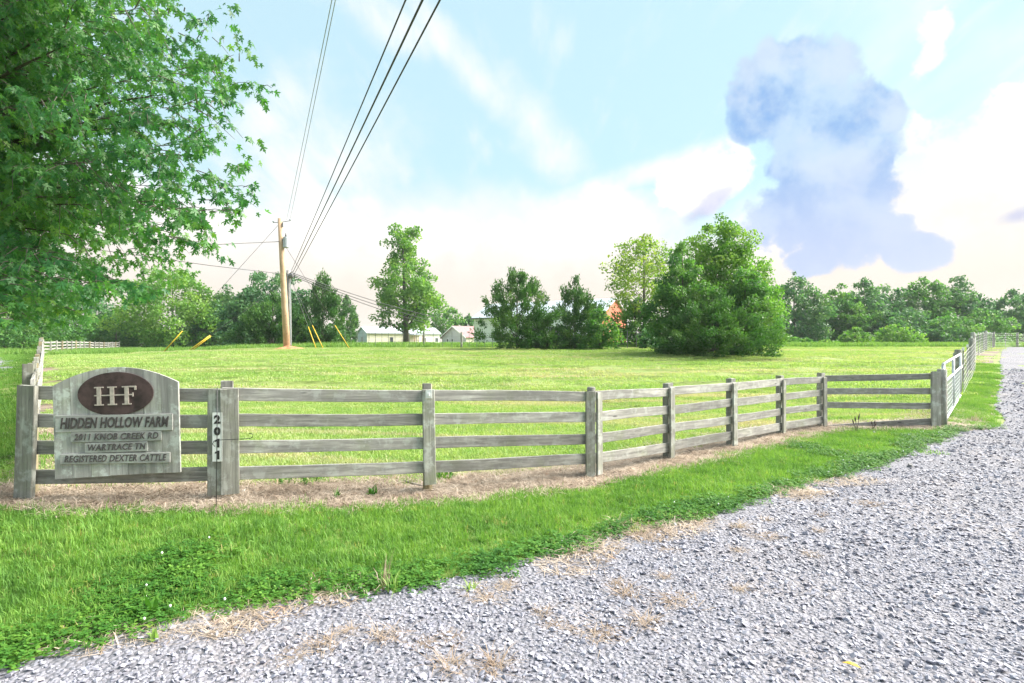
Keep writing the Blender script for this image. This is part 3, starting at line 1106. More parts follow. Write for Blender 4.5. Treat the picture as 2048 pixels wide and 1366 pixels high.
def board(parent, a, b, w, t=0.028, mat='fence', seg=8, warp=0.008):
    """one rail from point a to point b, object axes along the board"""
    a, b = Vector(a), Vector(b)
    d = b - a
    mb = MB().plank(d.length, w, t, seg, warp)
    o = mb.build('rail', M[mat], parent)
    rz = math.atan2(d.y, d.x)
    ry = -math.asin(d.z / d.length)
    o.matrix_local = Matrix.Translation(a - parent.location) @ Matrix.Rotation(rz, 4, 'Z') @ Matrix.Rotation(ry, 4, 'Y')
    return o


def upright(parent, x, y, z0, z1, w, t, rz, name='post', mat='post', lean=0.0, round_=False):
    """an upright: square/flat (w across, t deep) or round, with a sunken foot"""
    h = z1 - z0
    mb = MB()
    if round_:
        n = 12
        pts = [(0, 0, -0.1), (0, 0, h * 0.3), (0, 0, h * 0.7), (0, 0, h - 0.012), (0, 0, h)]
        mb.tube(pts, [w * 0.51, w * 0.5, w * 0.49, w * 0.48, w * 0.42], n)
    else:
        bev = 0.006
        px_ = [(-w / 2 + bev, -t / 2), (w / 2 - bev, -t / 2), (w / 2, -t / 2 + bev), (w / 2, t / 2 - bev), (w / 2 - bev, t / 2), (-w / 2 + bev, t / 2), (-w / 2, t / 2 - bev), (-w / 2, -t / 2 + bev)]
        vs, fs = [], []
        zs = [0.0 if name == 'cover_board' else -0.1, h * 0.25, h * 0.5, h * 0.75, h]
        ph = random.uniform(0, 6)
        for i, zz in enumerate(zs):
            ox = 0.004 * math.sin(zz * 3 + ph)
            for (a, b) in px_:
                top = random.uniform(-0.006, 0.006) if i == len(zs) - 1 else 0
                vs.append((a + ox, b, zz + top))
        n = 8
        for i in range(len(zs) - 1):
            for j in range(n):
                a = i * n + j; b = i * n + (j + 1) % n
                fs.append((a, b, b + n, a + n))
        fs.append(tuple(reversed(range(n)))); fs.append(tuple((len(zs) - 1) * n + j for j in range(n)))
        mb.add(vs, fs)
    o = mb.build(name, M[mat], parent, smooth=round_)
    o.location = Vector((x, y, z0)) - parent.location
    o.rotation_euler = (lean * math.sin(rz) , lean, rz)
    return o


def fz(px, py, d): return EYE - (py - HOR) / F * d
def fx(px, d): return (px - 1024) / F * d


def run_rails(parent, pxa, pxb, off=0.0, xa=None, xb=None):
    da, db = RAILS[pxa][0], RAILS[pxb][0]
    for k in range(4):
        za, wa = rail_z(pxa, k)
        zb, wb = rail_z(pxb, k)
        a = Vector((fx(pxa, da), da + off, za)); b = Vector((fx(pxb, db), db + off, zb))
        if xa is not None: a.x = xa
        if xb is not None: b.x = xb
        d = (b - a).normalized()
        board(parent, a - d * 0.01, b - d * 0.006, (wa + wb) / 2)


# front run: sign corner -> angle post
ff = empty('board_fence', (-1.5, 6.2, hz(-1.5, 6.2)))
tag(ff, 'weathered grey four-rail board fence carrying the farm sign', 'fence', 'weathered board fences')
run_rails(ff, 60, 447, xa=fx(42, 5.43))
run_rails(ff, 447, 857)
run_rails(ff, 857, 1184)
# corner posts at the far left
upright(ff, fx(41, 5.36), 5.40, fz(0, 1001, 5.40), fz(0, 771, 5.40), 0.185, 0.05, R(-6), lean=0.03, name='cover_board')
upright(ff, fx(66, 5.6), 5.58, hz(-4.6, 5.58), fz(0, 788, 5.58), 0.11, 0.11, 0, mat='post_tan', round_=True)
# number post: round post behind, two cover boards in front
ang1 = math.atan2(6.35 - 5.67, fx(857, 6.35) - fx(447, 5.67))
upright(ff, fx(451, 5.74), 5.78, hz(-2.8, 5.78), fz(0, 763, 5.78), 0.115, 0.1, 0, round_=True, mat='post_tan')
upright(ff, fx(450, 5.7), 5.735, fz(0, 778, 5.735), fz(0, 762, 5.72), 0.112, 0.06, ang1, name='post_cap')
upright(ff, fx(431, 5.63), 5.625, fz(0, 990, 5.625), fz(0, 779, 5.625), 0.135, 0.035, ang1 * 0.4, name='cover_board')
upright(ff, fx(461.5, 5.66), 5.640, fz(0, 988, 5.640), fz(0, 778, 5.640), 0.165, 0.04, ang1 * 1.2, name='cover_board')
# middle post
upright(ff, fx(855, 6.42), 6.43, hz(-0.93, 6.43), fz(0, 768, 6.43), 0.105, 0.1, ang1, round_=True, mat='post_tan')
upright(ff, fx(860.5, 6.31), 6.315, fz(0, 969, 6.315), fz(0, 779, 6.315), 0.135, 0.035, ang1, name='cover_board', lean=-0.02)
upright(ff, fx(855, 6.40), 6.375, fz(0, 784, 6.375), fz(0, 767, 6.375), 0.095, 0.05, ang1, name='post_cap')
# white insulator bracket nailed to the middle post
mb = MB().box((-0.034, -0.012, -0.045), (0.034, 0.0, 0.045)).box((-0.012, -0.03, -0.02), (0.012, -0.012, 0.012))
o = mb.build('insulator', M['white'], ff)
o.location = Vector((fx(857.5, 6.28), 6.285, fz(0, 788, 6.28))) - ff.location
# angle post
upright(ff, fx(1183, 7.24), 7.27, hz(1.0, 7.27), fz(0, 774, 7.27), 0.11, 0.11, 0, round_=True, mat='post')
upright(ff, fx(1181, 7.12), 7.115, fz(0, 956, 7.115), fz(0, 783, 7.115), 0.125, 0.035, 0.25, name='cover_board')
upright(ff, fx(1199, 7.15), 7.17, fz(0, 949, 7.17), fz(0, 785, 7.17), 0.10, 0.035, 0.75, name='cover_board')

# angled run to the gate corner
fa = empty('board_fence', (3.5, 9.2, hz(3.5, 9.2)))
tag(fa, 'weathered grey board fence angling back from the corner post towards the gate', 'fence', 'weathered board fences')
seq = [1184, 1340, 1466, 1564, 1646]
posts_top = {1340: (766, 922), 1466: (757, 897), 1564: (751, 875), 1646: (745.5, 861)}
for a, b in zip(seq[:-1], seq[1:]):
    run_rails(fa, a, b)
for px in seq[1:]:
    d = RAILS[px][0]
    t, bt = posts_top[px]
    i = seq.index(px)
    pa = RAILS[seq[i - 1]][0]
    ang = math.atan2(d - pa, fx(px, d) - fx(seq[i - 1], pa))
    upright(fa, fx(px - 3.5, d + 0.07), d + 0.085, min(hz(fx(px, d), d), fz(0, bt, d)), fz(0, t, d + 0.085), 0.13, 0.10, ang, mat='post')
    upright(fa, fx(px + 4, d - 0.045), d - 0.045, fz(0, bt - 6, d - 0.045), fz(0, t + 9, d - 0.045), 0.115, 0.035, ang, name='cover_board')

# short run to the gate post
fg = empty('board_fence', (7.1, 11.25, hz(7.1, 11.25)))
tag(fg, 'short run of dark weathered rails between the last post and the gate', 'fence', 'weathered board fences')
for (t0, b0, t1, b1) in ((752, 763, 745, 758.5), (777.5, 789.5, 775, 788), (805, 817, 805, 817.5), (851, 863, 836.6, 850)):
    za = fz(0, (t0 + b0) / 2, 11.17); zb = fz(0, (t1 + b1) / 2, 11.2)
    board(fg, (fx(1653, 11.17), 11.2, za), (fx(1866, 11.2), 11.22, zb), ((b0 - t0) + (b1 - t1)) / 2 / F * 11.2)
upright(fg, fx(1873, 11.15), 11.165, fz(0, 862, 11.165), fz(0, 743, 11.165), 0.19, 0.04, 0.05, name='cover_board')
upright(fg, fx(1884, 11.3), 11.30, hz(8.4, 11.3), fz(0, 738, 11.3), 0.17, 0.17, 0, round_=True)


# receding fences: one rule, posts follow the ground
def simple_fence(path, spacing, label, h=1.17, cover=True, cat='fence', side=1.0, lean=0.02):
    pts = resample(path, spacing)
    root = empty('board_fence', (pts[0][0], pts[0][1], hz(*pts[0])))
    tag(root, label, cat, 'weathered board fences')
    ang = [math.atan2(*(np.array(pts[min(i + 1, len(pts) - 1)]) - pts[max(i - 1, 0)])[::-1]) for i in range(len(pts))]
    for i, (x, y) in enumerate(pts):
        z = hz(x, y)
        if i:
            upright(root, x, y, z, z + h + random.uniform(-0.01, 0.07), 0.13, 0.11, ang[i], mat='post_tan' if i % 3 == 0 else 'post', lean=random.uniform(-lean, lean))
        if i < len(pts) - 1:
            x2, y2 = pts[i + 1]
            z2 = hz(x2, y2)
            nx_, ny_ = -math.sin(ang[i]) * 0.075 * side, math.cos(ang[i]) * 0.075 * side
            for rz_ in (0.24, 0.51, 0.78, 1.05):
                board(root, (x + nx_, y + ny_, z + rz_ + random.uniform(-.015, .015)), (x2 + nx_, y2 + ny_, z2 + rz_), 0.13, seg=3)
    return root


simple_fence([corner, (-36.7, 45.0)], 2.25, 'long board fence receding along the road beside the farm sign', side=-1.0)
simple_fence([(-37.1, 45.6), (-47.0, 63.0), (-56.0, 82.0)], 2.3, 'distant row of board fence posts at the top of the pasture, left', side=1.0)

# ------------------------------------------------------------------ the farm sign
def text_mesh(txt, size, extrude, shear=0.0, bold=0.0, space=1.0):
    cu = bpy.data.curves.new('lettering', 'FONT')
    cu.body = txt
    cu.size = size
    cu.extrude = extrude
    cu.shear = shear
    cu.offset = bold
    cu.space_character = space
    cu.align_x = 'CENTER'
    cu.align_y = 'CENTER'
    cu.resolution_u = 3
    o = bpy.data.objects.new('lettering', cu)
    COL.objects.link(o)
    dg = bpy.context.evaluated_depsgraph_get()
    me = bpy.data.meshes.new_from_object(o.evaluated_get(dg))
    bpy.data.objects.remove(o)
    bpy.data.curves.remove(cu)
    return me


SX0, SX1 = fx(112, 5.33), fx(362, 5.50)
sw_, sang = math.hypot(SX1 - SX0, 0.17), math.atan2(0.17, SX1 - SX0)
sz0 = fz(0, 957, 5.33)
sign = empty('farm_sign', (SX0, 5.33, sz0), sang)
sign.rotation_euler = (0, R(-1.4), sang)
tag(sign, 'arched grey wooden farm sign with brown oval monogram hung on the fence', 'sign')
# local frame: x 0..sw_, z up, y into the fence; px -> local
ppm = F / 5.41


def sl(px, py):
    u = (px - 112) / 250.0
    d = 5.33 + 0.17 * u
    return u * sw_, fz(0, py, d) - sz0 - 0.0238 * u * sw_


SH = 0.86           # height of the straight side
ARC = 0.155


def top_at(u): return SH + ARC * (1 - (2 * u - 1) ** 2) - 0.0 * u


npl = 7
cuts = [0, 0.135, 0.285, 0.43, 0.575, 0.72, 0.86, 1.0]
for i in range(npl):
    u0, u1 = cuts[i] + (0.0012 if i else 0), cuts[i + 1] - (0.0012 if i < npl - 1 else 0)
    us = np.linspace(u0, u1, 6)
    jig = random.uniform(-0.004, 0.004)
    poly = [(u0 * sw_, jig), (u1 * sw_, jig)] + [(u * sw_, top_at(u) + jig * 0.3) for u in us[::-1]]
    yo = random.uniform(-0.0015, 0.0015)
    MB().prism(poly, -0.014 + yo, 0.014 + yo).build('plank', M['sign'], sign)
# battens on the back
for zz in (0.25, 0.72):
    MB().box((0.03, 0.0155, zz - 0.04), (sw_ - 0.03, 0.036, zz + 0.04)).build('batten', M['sign'], sign)
# oval plaque with linked monogram
ox, oz = sl(237, 787)
oval = [(ox + 0.323 * math.cos(a), oz + 0.203 * math.sin(a)) for a in np.linspace(0, 2 * math.pi, 49)[:-1]]
pl = MB().prism(oval, -0.030, -0.0155).build('oval_plaque', M['plaque'], sign)
mb = MB()


def lx(px): return sl(px, 787)[0]
def lz(py): return sl(237, py)[1]


zt, zb, zm = lz(772.5), lz(809), lz(789.5)
y0, y1 = -0.040, -0.0305
for px in (204.5, 230.5, 259.5):                     # three stems with slab serifs
    mb.box((lx(px - 4), y0, zb), (lx(px + 4), y1, zt))
    mb.box((lx(px - 9), y0 + .001, zb - 0.001), (lx(px + 9), y1, zb + 0.011))
    mb.box((lx(px - 9), y0 + .001, zt - 0.010), (lx(px + 9), y1, zt + 0.001))
mb.box((lx(195), y0 + .002, zm - 0.005), (lx(272), y1, zm + 0.006))      # shared crossbar
mb.box((lx(259), y0 + .0015, zt - 0.011), (lx(278), y1, zt + 0.002))     # arm of the last letter
mb.box((lx(275), y0 + .0025, zt - 0.038), (lx(279), y1, zt + 0.0005))
mb.box((lx(270.5), y0 + .0025, zm - 0.018), (lx(273), y1, zm + 0.018))
mb.build('monogram', M['letter_pale'], sign)
# lettered strips
strips = [('HIDDEN HOLLOW FARM', 118, 350, 828, 862, 856, 849, 0.122, 0.0035, 'letter_dark'),
          ('2011 KNOB CREEK RD', 147, 327, 862, 882, 877, 869, 0.082, 0.001, 'letter_mid'),
          ('WARTRACE TN', 174, 298, 883, 903, 900, 891, 0.08, 0.001, 'letter_mid'),
          ('REGISTERED DEXTER CATTLE', 125, 343, 905, 926, 921, 914, 0.082, 0.001, 'letter_mid')]
for (txt, xa, xb, ya, yb, yl, yr, size, bold, mt) in strips:
    (xl, zl) = sl(xa, (ya + yb) / 2 + 2); (xr, zr) = sl(xb, (ya + yb) / 2 - 2)
    hh = (yb - ya) / ppm * 0.97
    L = xr - xl
    mb = MB().plank(L, hh, 0.018, 4, 0.001, bev=0.002)
    o = mb.build('letter_strip', M['strip'], sign)
    o.location = (xl, -0.0245, zl)
    o.rotation_euler = (0, -math.atan2(zr - zl, L), 0)
    me = text_mesh(txt, size, 0.0025, 0.22, bold, 1.05)
    vs = np.array([v.co for v in me.vertices])
    wd = vs[:, 0].max() - vs[:, 0].min()
    ht = vs[:, 1].max() - vs[:, 1].min()
    me.materials.append(M[mt])
    t = link('lettering', me, None, o)
    kx = L * 0.93 / wd
    kz = hh * 0.66 / ht
    t.scale = (kx, kz, 1)
    t.location = (L / 2, -0.0125, 0)
    t.rotation_euler = (R(90), 0, 0)

# house number on the post
npx, nd = 434, 5.588
hn = empty('number_plate', (fx(434.5, nd), nd, fz(0, 923, nd)), ang1 * 0.4)
tag(hn, 'narrow white plate with black number 2011 screwed to the fence post', 'number plate')
nh, nw = 98 / F * nd, 18.5 / F * nd
MB().box((-nw / 2, 0, 0), (nw / 2, 0.006, nh)).build('plate', M['white'], hn)
for i, ch in enumerate('2011'):
    if ch == '1':
        me = MB().prism([(0.0, 0.0), (0.03, 0.0), (0.03, 0.1), (0.008, 0.1), (-0.018, 0.082), (-0.018, 0.064), (0.0, 0.07)], -0.001, 0.001).mesh('digit')
        me.transform(Matrix.Rotation(R(-90), 4, 'X'))
    else:
        me = text_mesh(ch, 0.125, 0.001, 0, 0.0065)
    me.materials.append(M['black'])
    vs = np.array([v.co for v in me.vertices])
    hgt = vs[:, 1].max() - vs[:, 1].min()
    o = link('digit', me, None, hn)
    s = nh * 0.178 / hgt
    cx = (vs[:, 0].max() + vs[:, 0].min()) / 2; cz = (vs[:, 1].max() + vs[:, 1].min()) / 2
    o.scale = (s * 1.05, s, 1)
    o.rotation_euler = (R(90), 0, 0)
    o.location = (-cx * s, -0.0025, nh * (0.86 - 0.242 * i) - cz * s)
for zz in (nh - 0.02, 0.02):
    MB().tube([(0, -0.003, zz), (0, 0.0, zz)], 0.006, 8).build('screw', M['galv'], hn)

# garden flag stand: thin black wire with a hooked arm
gs = empty('flag_stand', (fx(432, 5.36), 5.36, hz(fx(432, 5.36), 5.36)))
tag(gs, 'thin black wire garden flag stand with curled arm before the number post', 'flag stand')
d = 5.36
def gl_(px, py): return P(px, py, d) - gs.location
zb0 = gl_(432, 1021)
MB().tube([Vector((0, 0, -0.06)), gl_(433, 960), gl_(434, 880), gl_(434.5, 775)], 0.0036, 6).build('stake', M['black'], gs, smooth=True)
arm = [gl_(430, 893), gl_(425, 888), gl_(428, 882), gl_(436, 880), gl_(470, 878.5), gl_(500, 877), gl_(505, 874), gl_(506, 869), gl_(502, 866.5), gl_(498, 868)]
MB().tube(arm, 0.0034, 6).build('arm', M['black'], gs, smooth=True)

# ------------------------------------------------------------------ gate and wire fence on the right
GA, GB = Vector((gatepost[0] + 0.17, gatepost[1] + 0.12, 0)), Vector((12.75, 16.35, 0))
GA.z = hz(GA.x, GA.y) + 0.05; GB.z = hz(GB.x, GB.y) + 0.06
gate = empty('metal_gate', GA, math.atan2(GB.y - GA.y, GB.x - GA.x))
tag(gate, 'galvanised tubular farm gate with wire mesh at the end of the board fence', 'gate')
gl = math.hypot(GB.x - GA.x, GB.y - GA.y)
sl_ = (GB.z - GA.z) / gl
ght = 1.17
def gpt(u, z): return Vector((u, 0, z + sl_ * u))
for u in (0.03, gl * 0.5, gl - 0.03):
    MB().tube([gpt(u, 0), gpt(u, ght)], 0.030, 10).build('upright', M['galv'], gate, smooth=True)
for z in (0.0, 0.79, ght):
    MB().tube([gpt(0.0, z), gpt(gl, z)], 0.028, 10).build('rail', M['galv'], gate, smooth=True)
mb = MB()
for z in np.arange(0.09, 0.78, 0.095): mb.tube([gpt(0.03, z), gpt(gl - 0.03, z)], 0.0035, 5)
for u in np.arange(0.15, gl, 0.15): mb.tube([gpt(u, 0), gpt(u, 0.79)], 0.003, 5)
mb.build('mesh_panel', M['galv'], gate)
MB().tube([gpt(-0.12, 0.9), gpt(0.05, 0.9)], 0.018, 8).build('hinge', M['galv'], gate)
MB().tube([gpt(-0.12, 0.2), gpt(0.05, 0.2)], 0.018, 8).build('hinge', M['galv'], gate)

wf = empty('wire_fence', (13.2, 17.0, hz(13.2, 17)))
tag(wf, 'woven wire fence on wooden posts running uphill beside the gravel drive', 'fence')
wposts = [(13.15, 16.95), (18.2, 22.8), (22.9, 28.6), (31.6, 38.4), (40.2, 48.0), (43.5, 49.5), (48.5, 52.0)]
for (x, y) in wposts:
    upright(wf, x, y, hz(x, y), hz(x, y) + 1.33, 0.19, 0.17, 0.6, mat='post', round_=True, lean=random.uniform(-0.02, 0.02))
upright(wf, 13.5, 17.5, hz(13.5, 17.5), hz(13.5, 17.5) + 1.16, 0.13, 0.13, 0.6, mat='post', round_=True)
for (a, b) in zip(wposts[:-1], wposts[1:]):
    L = math.hypot(b[0] - a[0], b[1] - a[1])
    nseg = max(2, int(L / 2.3))
    for k in range(1, nseg):
        x = a[0] + (b[0] - a[0]) * k / nseg; y = a[1] + (b[1] - a[1]) * k / nseg
        z = hz(x, y)
        o = MB().box((-0.02, -0.006, -0.2), (0.02, 0.006, 1.22)).box((-0.006, 0.006, -0.2), (0.006, 0.03, 1.22)).build('steel_post', M['tpost'], wf)
        o.location = Vector((x, y, z)) - wf.location
        o2 = MB().box((-0.026, -0.02, 1.13), (0.026, 0.034, 1.235)).build('post_cap', M['white'], o)
    n = max(3, int(L / 1.5))
    pl_ = [(a[0] + (b[0] - a[0]) * i / n, a[1] + (b[1] - a[1]) * i / n) for i in range(n + 1)]
    mb = MB()
    for z in (0.06, 0.18, 0.30, 0.43, 0.57, 0.72, 0.88, 1.03, 1.16):
        mb.tube([Vector((x + 0.09, y - 0.09, hz(x, y) + z)) - wf.location for x, y in pl_], 0.004 if y < 30 else 0.006, 4, cap=False)
    if a[1] < 30:
        for u in np.arange(0.0, 1.0, 0.3 / L):
            x, y = a[0] + (b[0] - a[0]) * u, a[1] + (b[1] - a[1]) * u
            mb.tube([Vector((x + 0.09, y - 0.09, hz(x, y) + 0.06)) - wf.location, Vector((x + 0.09, y - 0.09, hz(x, y) + 1.16)) - wf.location], 0.003, 4, cap=False)
    mb.build('wire_mesh', M['wire_pale'], wf)
# brace rail of the end post
MB().tube([Vector((13.2, 16.9, hz(13.2, 17) + 0.85)) - wf.location, Vector((12.95, 16.6, hz(13, 16.6) + 0.80)) - wf.location], 0.05, 8).build('brace', M['post'], wf)

# wire fence at the back of the pasture
bf = empty('wire_fence', (GX(770, 47)))
tag(bf, 'thin wire fence with slim metal posts in front of the mobile home', 'fence')
pp = [(690, 48), (738, 48), (790, 47.5), (848, 47), (923, 46), (985, 45)]
prev = None
for px, d in pp:
    g = GX(px, d)
    if px in (848, 923):
        upright(bf, g.x, g.y, g.z, g.z + (1.25 if px == 848 else 1.3), 0.17, 0.17, 0, round_=True)
    else:
        o = MB().box((-0.02, -0.01, -0.2), (0.02, 0.01, 1.4)).build('steel_post', M['tpost'], bf); o.location = g - bf.location
    if prev is not None:
        for k in range(1, 4):
            x, y = prev.x + (g.x - prev.x) * k / 4, prev.y + (g.y - prev.y) * k / 4
            if k != 2 or True:
                o = MB().box((-0.016, -0.01, -0.2), (0.016, 0.01, 1.35)).build('steel_post', M['tpost'], bf); o.location = Vector((x, y, hz(x, y))) - bf.location
        mb = MB()
        for z in (0.3, 0.6, 0.9, 1.2):
            mb.tube([prev + Vector((0, 0, z)) - bf.location, g + Vector((0, 0, z)) - bf.location], 0.004, 4, cap=False)
        mb.build('strand', M['wire'], bf)
    prev = g
cf = empty('wire_fence', GX(1262, 44))
tag(cf, 'dark wire fence posts in the gap left of the big bush', 'fence')
prev = None
for px in (1236, 1255, 1273, 1292, 1305):
    g = GX(px, 44)
    o = MB().box((-0.03, -0.03, -0.2), (0.03, 0.03, 1.35)).build('steel_post', M['trim'], cf); o.location = g - cf.location
    if prev is not None:
        mb = MB()
        for z in (0.35, 0.7, 1.05, 1.3): mb.tube([prev + Vector((0, 0, z)) - cf.location, g + Vector((0, 0, z)) - cf.location], 0.007, 4, cap=False)
        mb.build('strand', M['wire'], cf)
    prev = g

# ------------------------------------------------------------------ utility poles and lines
pb = GX(574, 40.0)
ptop = P(560, 437, 40.0)
up1 = empty('utility_pole', pb)
tag(up1, 'tall leaning tan utility pole with grey transformer at the pasture crest', 'utility pole')
ax = (ptop - pb)
MB().tube([-ax * 0.04, ax * 0.33, ax * 0.66, ax], [0.24, 0.215, 0.185, 0.155], 14).build('pole', M['pole_new'], up1, smooth=True)
def on1(t): return ax * t
tr_c = P(571.5, 484, 39.9) - pb
MB().tube([tr_c + Vector((0.02, 0, -0.40)), tr_c + Vector((0.02, 0, -0.37)), tr_c + Vector((0.02, 0, 0.26)), tr_c + Vector((0.02, 0, 0.34)), tr_c + Vector((0.02, 0, 0.36))], [0.17, 0.2, 0.2, 0.19, 0.1], 14).build('transformer', M['trans'], up1, smooth=False)
MB().tube([tr_c + Vector((0.03, -0.05, 0.34)), tr_c + Vector((0.03, -0.05, 0.42)), tr_c + Vector((0.03, -0.05, 0.6))], [0.05, 0.07, 0.03], 8).build('bushing', M['trim'], up1)
MB().box((-0.18, -0.06, -0.05), (0.02, 0.06, 0.05), Matrix.Translation(tr_c + Vector((-0.05, 0, 0.12)))).build('bracket', M['trim'], up1)
top_l = P(560, 443, 40) - pb
for sgn, L_, dz in ((-1, 0.42, -0.10), (1, 0.75, 0.03)):
    MB().tube([top_l + Vector((0, 0, -0.05)), top_l + Vector((sgn * L_, -0.1, dz))], 0.022, 6).build('crossarm', M['trim'], up1)
    q_ = top_l + Vector((sgn * L_, -0.1, dz))
    MB().tube([q_, q_ + Vector((0, 0, 0.05)), q_ + Vector((0, 0, 0.12)), q_ + Vector((0, 0, 0.16))], [0.03, 0.06, 0.06, 0.02], 8).build('insulator', M['trans'], up1)
MB().tube([top_l + Vector((0.22, -0.1, -0.1)), top_l + Vector((0.22, -0.1, -0.42))], 0.045, 8).build('fuse_cutout', M['trim'], up1)

gb = GX(578.5, 43.0)
gt = P(577, 541, 43.0)
up2 = empty('utility_pole', gb)
tag(up2, 'shorter weathered grey utility pole standing behind the tan pole', 'utility pole')
ax2 = gt - gb
MB().tube([-ax2 * 0.04, ax2 * 0.5, ax2], [0.19, 0.17, 0.145], 12).build('pole', M['pole_old'], up2, smooth=True)
cc = P(581.5, 552, 42.8) - gb
MB().tube([cc + Vector((-0.15, 0, 0)), cc + Vector((0.02, -0.02, 0)), cc + Vector((0.2, -0.06, 0.02))], [0.14, 0.2, 0.17], 10).build('cable_coil', M['trim'], up2)
MB().tube([P(577, 549, 42.9) - gb, P(584.5, 543, 42.7) - gb, P(588, 549, 42.6) - gb], 0.035, 6).build('bracket', M['trim'], up2)
MB().tube([P(581, 560, 42.8) - gb, P(581, 600, 42.8) - gb, P(581.5, 690, 42.8) - gb], 0.03, 6).build('conduit', M['trans'], up2)

# clay heaped round the pole foot
r_ = np.random.default_rng(5)
mv, mf = [], []
nr, na = 7, 22
for i in range(nr):
    f_ = i / (nr - 1)
    for j in range(na):
        a = 2 * math.pi * j / na
        rad = f_ * (1.15 + 0.3 * math.sin(a * 2 + 1) + 0.15 * math.sin(a * 5))
        x, y = pb.x + 0.15 + rad * math.cos(a) * 1.25, pb.y - 0.3 + rad * math.sin(a)
        mv.append((x, y, hz(x, y) - 0.03 + 0.30 * (1 - f_) ** 1.4 + r_.uniform(-0.02, 0.03) * (1 - f_)))
for i in range(nr - 1):
    for j in range(na):
        k = (j + 1) % na
        mf.append((i * na + j, (i + 1) * na + j, (i + 1) * na + k, i * na + k))
o = MB().add(mv, mf).build('clay_mound', M['clay'], None, smooth=True)
tag(o, 'small mound of orange clay at the foot of the utility poles', 'mound')


def cable(name, pts, rad, label, cat='cable', group=None, sag=0.0, mat='wire', n=5):
    a, b = Vector(pts[0]), Vector(pts[-1])
    if len(pts) == 2:
        N = 24
        pts = []
        for i in range(N + 1):
            u = i / N
            p = a.lerp(b, u)
            p.z -= sag * 4 * u * (1 - u)
            pts.append(p)
    o = MB().tube([Vector(p) - a for p in pts], rad, n).build(name, M[mat], None, loc=a, smooth=True)
    return tag(o, label, cat, group)


def beyond(a, b, t): return a + (b - a) * t


s0 = [P(583, 541, 42.7), P(585.5, 545, 42.6), P(588, 549, 42.5)]
words = ['leftmost', 'middle', 'rightmost']
for i, px in enumerate((805, 838, 872)):
    q_ = P(px, 0, 9.0)
    e = beyond(s0[i], q_, 1.75)
    cable('power_line', [s0[i], e], (0.014, 0.019, 0.016)[i], '%s of three thick black power lines sweeping overhead from the grey pole' % words[i], 'power line', 'thick overhead power lines', 0.12)
q_ = P(667, 0, 12.0); q2 = P(660, 0, 12.0)
cable('power_line', [top_l + pb + Vector((0.75, -0.1, 0.18)), beyond(top_l + pb + Vector((0.75, -0.1, 0.18)), q_, 1.8)], 0.010, 'right one of two faint thin wires rising from the tan pole top', 'power line', 'thin overhead wires', 0.2, 'wire_pale')
cable('power_line', [top_l + pb + Vector((0.5, -0.1, 0.1)), beyond(top_l + pb + Vector((0.5, -0.1, 0.1)), q2, 1.8)], 0.010, 'left one of two faint thin wires rising from the tan pole top', 'power line', 'thin overhead wires', 0.2, 'wire_pale')
cable('service_wire', [P(561, 483, 39.9), P(430, 489, 37), P(200, 470, 32), P(-300, 430, 26)], 0.022, 'upper dark wire running left from the tan pole', 'wire', 'service wires to the left')
cable('service_wire', [P(576, 549, 42.8), P(420, 531, 40), P(200, 500, 36), P(-300, 420, 30)], 0.02, 'lower dark wire running left from the grey pole', 'wire', 'service wires to the left')
hw = [P(870, 634, 66), P(860, 640, 66), P(850, 645, 66)]
for i, (pt, wd_) in enumerate(zip(hw, ('highest', 'middle', 'lowest'))):
    cable('service_wire', [P(588, 547 + 3 * i, 42.6), pt], 0.03, '%s of three wires dropping from the grey pole to the mobile home' % wd_, 'wire', 'service wires to the mobile home', 0.25)


def guy(top, foot_px, foot_d, guard, label):
    g = GX(foot_px, foot_d)
    root = empty('guy_wire', g)
    tag(root, label, 'guy wire', 'guy wires of the utility poles')
    v = top - g
    MB().tube([Vector((0, 0, -0.1)), v * guard, v], 0.012, 5).build('cable', M['wire'], root)
    MB().tube([v * 0.002, v * guard * 0.5, v * guard], 0.03, 8).build('guard', M['yellow'], root, smooth=True)


guy(P(563, 443, 40), 325, 39, 0.165, 'yellow guarded guy wire reaching farthest left of the poles')
guy(P(576, 560, 43), 373, 40, 0.22, 'lower yellow guarded guy wire left of the poles, outer of a close pair')
guy(P(576, 556, 43), 380, 40.5, 0.205, 'lower yellow guarded guy wire left of the poles, inner of a close pair')
guy(P(580, 553, 43), 633, 41, 0.30, 'yellow guarded guy wire nearest the poles on their right')
guy(P(581, 557, 43), 647, 41.5, 0.33, 'middle yellow guarded guy wire right of the poles')
guy(P(571, 493, 40), 699, 44, 0.245, 'yellow guarded guy wire farthest right, ending before the mobile home')
#CUT3

# ------------------------------------------------------------------ buildings beyond the pasture
def frame_of(a, b):
    """unit vectors along a->b (ground) and away from the camera side"""
    u = Vector((b.x - a.x, b.y - a.y, 0)); L = u.length; u.normalize()
    v = Vector((-u.y, u.x, 0))
    return u, v, L


